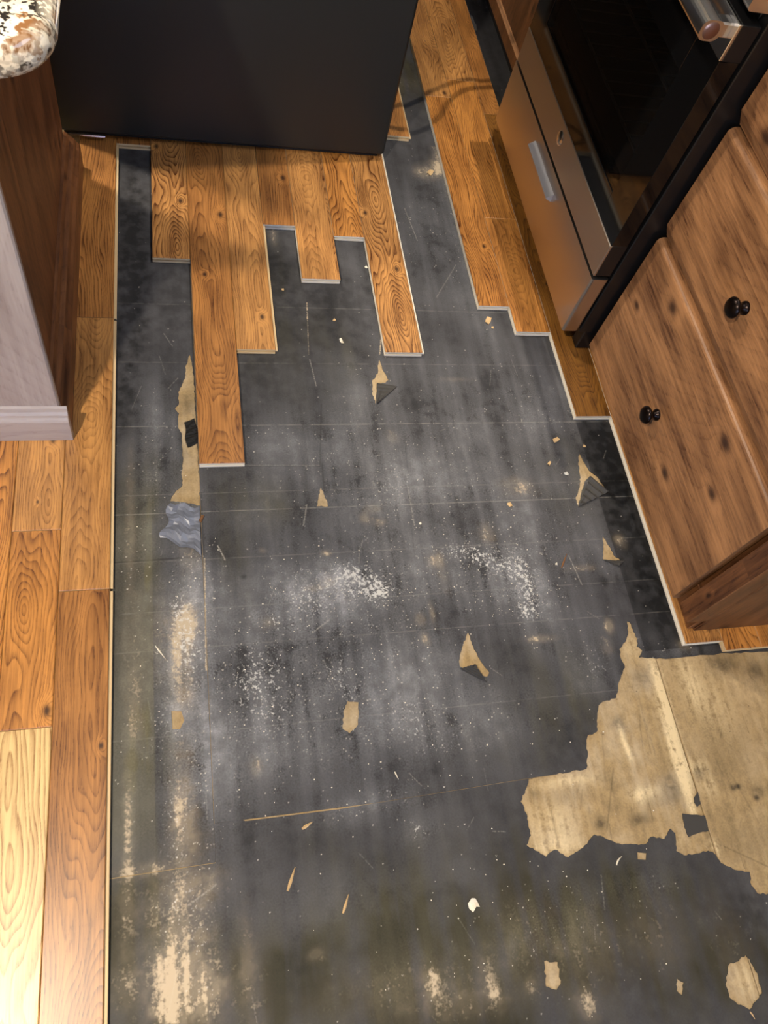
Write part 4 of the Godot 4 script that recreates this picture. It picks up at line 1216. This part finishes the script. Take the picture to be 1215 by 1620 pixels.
func splinter(a: Vector2, b: Vector2, wide: float, y: float, m: Material, label: String, bend := 0.0) -> void:
	var rows := []
	var side := (b - a).orthogonal().normalized()
	for i in 7:
		var u := i / 6.0
		var c := a.lerp(b, u) + side * bend * sin(u * PI)
		var w := wide * (1.0 - 0.85 * absf(u - 0.35) * 1.4)
		rows.append([Vector3(c.x - side.x * w, y, c.y - side.y * w), Vector3(c.x, y + wide * 0.7, c.y), Vector3(c.x + side.x * w, y, c.y + side.y * w)])
	var s := shape()
	s.skin(rows, 0.0007)
	tag(obj("wood_splinter", [s, m]), label, "splinter")

func build_debris() -> void:
	var pale := mat(Color(0.78, 0.66, 0.48), 0.85)
	var white := mat(Color(0.86, 0.83, 0.76), 0.85)
	var brown := mat(Color(0.48, 0.33, 0.20), 0.85)
	for a: Array in [
		[[0.136, -0.049, 0.152, -0.084], 0.0028, pale, "long pale splinter with a forked foot on the brownish near felt", 0.0],
		[[0.224, -0.003, 0.237, -0.030], 0.0024, pale, "slim tan splinter on the near felt beside the longest splinter", 0.0],
		[[0.169, -0.142, 0.188, -0.151], 0.0030, pale, "short pale splinter just below the cut line across the felt", 0.0],
		[[0.732, -0.010, 0.747, -0.023], 0.0016, white, "thin curved white splinter below the bare plywood", 0.002],
		[[0.346, -0.218, 0.351, -0.204], 0.0013, white, "tiny white sliver above the felt cut line", 0.0],
		[[0.779, -0.599, 0.801, -0.632], 0.0020, brown, "brown stick lying by the drawer front", 0.0],
		[[-0.070, -0.490, -0.052, -0.463], 0.0016, white, "pale sliver on the worn tan band of the left strip", 0.0],
		[[0.910, 0.247, 0.915, 0.259], 0.0014, pale, "small splinter below the round bare spot by the near edge", 0.001]]:
		splinter(Vector2(a[0][0], a[0][1]), Vector2(a[0][2], a[0][3]), a[1], 0.0009, a[2], a[3], a[4])
	for a: Array in [
		[[0.367, -1.215], Vector3(0.008, 0.003, 0.018), 0.3, 0.2, white, "curled white chip on felt between the hanging planks"],
		[[0.358, -1.281], Vector3(0.009, 0.002, 0.007), 1.0, 0.1, pale, "tiny tan crumb of wood near the curled white chip"],
		[[0.758, -1.291], Vector3(0.016, 0.003, 0.026), -0.5, 0.1, pale, "tan wood chip by the end of the right planks"],
		[[0.765, -1.268], Vector3(0.007, 0.002, 0.008), -0.2, 0.1, pale, "small crumb touching the tan chip at the right planks"],
		[[0.850, -0.927], Vector3(0.013, 0.004, 0.020), -1.1, 0.25, pale, "curled pale wood shaving near the end of the short right plank"],
		[[0.817, -0.862], Vector3(0.008, 0.004, 0.013), -0.7, 0.2, pale, "small folded wood shaving between the shaving and the torn triangle"],
		[[0.854, -0.834], Vector3(0.012, 0.002, 0.010), 0.4, 0.0, mat(Color(0.7, 0.7, 0.68), 0.8), "flat round grey flake beside the pleated felt tear"],
		[[0.921, -0.909], Vector3(0.008, 0.002, 0.007), 0.9, 0.1, pale, "tiny wood crumb above the tall torn triangle"],
		[[0.695, -0.758], Vector3(0.012, 0.003, 0.012), 0.5, 0.1, pale, "small square tan chip in the middle of the felt"],
		[[0.449, 0.015], Vector3(0.022, 0.004, 0.018), 0.4, 0.2, white, "crumbly cream lump on the brownish near felt"],
		[[0.022, -0.749], Vector3(0.008, 0.006, 0.018), -0.4, 0.3, brown, "brown fibre tuft beside the wrinkled sheen patch"],
		[[0.698, -1.833], Vector3(0.018, 0.004, 0.024), -0.6, 0.15, pale, "yellowish paper scrap on felt past the refrigerator corner"],
		[[0.462, -1.458], Vector3(0.008, 0.003, 0.010), 0.7, 0.2, white, "white flake against the left edge of the long middle plank"],
		[[0.240, -1.373], Vector3(0.007, 0.002, 0.007), 0.0, 0.1, pale, "tan crumb in the gap left of the short plank end"],
		[[0.480, -0.720], Vector3(0.006, 0.002, 0.006), 0.2, 0.1, white, "single white crumb on the felt past the dusty patch"],
		[[0.769, -0.608], Vector3(0.006, 0.004, 0.006), 0.0, 0.0, white, "round white plaster bead beside the brown stick"]]:
		chip("wood_chip", Vector2(a[0][0], a[0][1]), a[1] * 0.85, a[2], a[3], a[4], a[5])
	# crumbs of plaster too many to count
	var mm := MultiMesh.new()
	mm.transform_format = MultiMesh.TRANSFORM_3D
	var b := SphereMesh.new()
	b.radius = 0.001
	b.height = 0.002
	b.radial_segments = 6
	b.rings = 3
	b.material = M.crumb
	mm.mesh = b
	var where := []
	for c: Array in [[0.318, -0.589, 0.092, 0.049, 90], [0.211, -0.548, 0.075, 0.052, 50], [0.625, -0.621, 0.087, 0.044, 70], [0.678, -0.537, 0.037, 0.049, 60], [0.295, -0.413, 0.112, 0.061, 50], [0.103, -0.405, 0.105, 0.081, 40], [0.384, -0.261, 0.248, 0.099, 60], [-0.008, -0.512, 0.035, 0.143, 40], [0.410, -0.862, 0.329, 0.155, 60], [0.584, -1.014, 0.258, 0.105, 20], [-0.087, -0.647, 0.047, 0.248, 30], [0.179, -0.005, 0.280, 0.107, 40], [0.616, 0.067, 0.191, 0.074, 40]]:
		for i in int(c[4]):
			var p := Vector2(rng.randfn(c[0], c[2]), rng.randfn(c[1], c[3]))
			if p.x > -0.13 and p.x < 0.98 and p.y > -0.86 and p.y < 0.25 and not (p.x > 0.90 and p.y < -0.40):
				where.append(p)
	mm.instance_count = where.size()
	for i in where.size():
		var k := rng.randf_range(0.4, 1.3)
		var bs := Basis(Vector3.UP, rng.randf() * TAU).scaled(Vector3(k * rng.randf_range(0.7, 1.5), k * 0.7, k))
		mm.set_instance_transform(i, Transform3D(bs, Vector3(where[i].x, 0.0005 * k, where[i].y)))
	var mi := MultiMeshInstance3D.new()
	mi.multimesh = mm
	mi.name = "plaster_crumbs"
	add_child(mi)
	tag(mi, "scattered white plaster crumbs all over the black felt", "crumbs", "", "stuff")

# ------------------------------------------------------------------ the room
func wall(called: String, boxes: Array, m: Material, label: String, category: String) -> void:
	var s := shape()
	for b: Array in boxes:
		s.box(b[0], b[1], 0.002)
	tag(obj(called, [s, m]), label, category, "", "structure")

func build_room() -> void:
	wall("wall_right", [[Vector3(1.58, -0.06, -3.3), Vector3(1.70, 2.5, 3.4)]], M.plaster, "plain painted wall behind the range and cabinets", "wall")
	wall("wall_left", [[Vector3(-3.52, -0.06, -3.3), Vector3(-3.40, 2.5, 3.4)]], M.plaster, "plain painted wall on the island side of the kitchen", "wall")
	wall("wall_back", [[Vector3(-3.52, -0.06, -3.42), Vector3(1.70, 2.5, -3.3)]], M.plaster, "plain painted wall behind the refrigerator", "wall")
	wall("wall_front", [[Vector3(-3.52, -0.06, 3.4), Vector3(1.70, 0.6, 3.52)], [Vector3(-3.52, 2.15, 3.4), Vector3(1.70, 2.5, 3.52)], [Vector3(-3.52, 0.6, 3.4), Vector3(-1.9, 2.15, 3.52)], [Vector3(0.6, 0.6, 3.4), Vector3(1.70, 2.15, 3.52)]], M.plaster, "painted wall with a wide window opening", "wall")
	wall("ceiling", [[Vector3(-3.52, 2.5, -3.42), Vector3(1.70, 2.6, 3.52)]], M.ceiling, "flat white ceiling above the kitchen", "ceiling")
	var w := thing("window_1", "wide white framed window letting in daylight", "window")
	w.set_meta("kind", "structure")
	var s := shape()
	for b: Array in [[Vector3(-1.9, 0.6, 3.42), Vector3(0.6, 0.65, 3.50)], [Vector3(-1.9, 2.10, 3.42), Vector3(0.6, 2.15, 3.50)], [Vector3(-1.9, 0.65, 3.42), Vector3(-1.85, 2.10, 3.50)], [Vector3(0.55, 0.65, 3.42), Vector3(0.6, 2.10, 3.50)], [Vector3(-0.67, 0.65, 3.42), Vector3(-0.63, 2.10, 3.50)]]:
		s.box(b[0], b[1], 0.003)
	obj("window_frame", [s, M.white], w)
	for x: Array in [[-1.85, -0.67], [-0.63, 0.55]]:
		s = shape()
		s.box(Vector3(x[0], 0.65, 3.455), Vector3(x[1], 2.10, 3.459), 0.0005)
		obj("pane", [s, M.pane], w)

func _ready() -> void:
	rng.seed = 7
	# camera: 1.45 m above the torn floor, looking steeply down
	var cam := Camera3D.new()
	cam.name = "camera"
	cam.fov = 66.2473
	cam.near = 0.02
	cam.far = 60.0
	cam.transform = Transform3D(Basis(Vector3(0.970057, 0.196704, 0.142464), Vector3(0.034885, 0.467646, -0.883227), Vector3(-0.240357, 0.861751, 0.446781)), Vector3(0, 1.45, 0))
	add_child(cam)
	cam.current = true
	# sky and exposure
	var env := Environment.new()
	env.background_mode = Environment.BG_SKY
	var sky := Sky.new()
	var sm := ProceduralSkyMaterial.new()
	sm.sky_top_color = Color(0.45, 0.62, 0.90)
	sm.sky_horizon_color = Color(0.80, 0.87, 0.95)
	sm.ground_bottom_color = Color(0.30, 0.30, 0.28)
	sm.ground_horizon_color = Color(0.62, 0.66, 0.68)
	sm.sky_energy_multiplier = 3.0
	sm.ground_energy_multiplier = 2.0
	sky.sky_material = sm
	env.sky = sky
	env.tonemap_mode = Environment.TONE_MAPPER_LINEAR
	env.tonemap_exposure = 1.0
	env.sdfgi_enabled = true
	env.ssao_enabled = true
	env.ssil_enabled = true
	var we := WorldEnvironment.new()
	we.name = "world_environment"
	we.environment = env
	add_child(we)
	materials()
	# lamps of the room, and one added over the range
	downlight(Vector3(-0.80, 2.499, 0.30), 9.2, "warm round ceiling downlight nearest the island's near end")
	downlight(Vector3(-0.95, 2.499, -2.15), 6.0, "warm round ceiling downlight over the far island end")
	downlight(Vector3(0.85, 2.499, -1.90), 3.2, "small warm downlight added over the range to throw the cord shadows", 0.012, 32.0)  # added lamp, kept small so the cord casts crisp curves
	panel_light(Vector3(0.85, 2.449, -0.95), Vector2(0.5, 0.9), 1.1)
	build_floor()
	build_room()
	build_fridge()
	build_range()
	build_cabinets()
	build_island()
	build_felt()
	build_shadow_cord()
	build_debris()
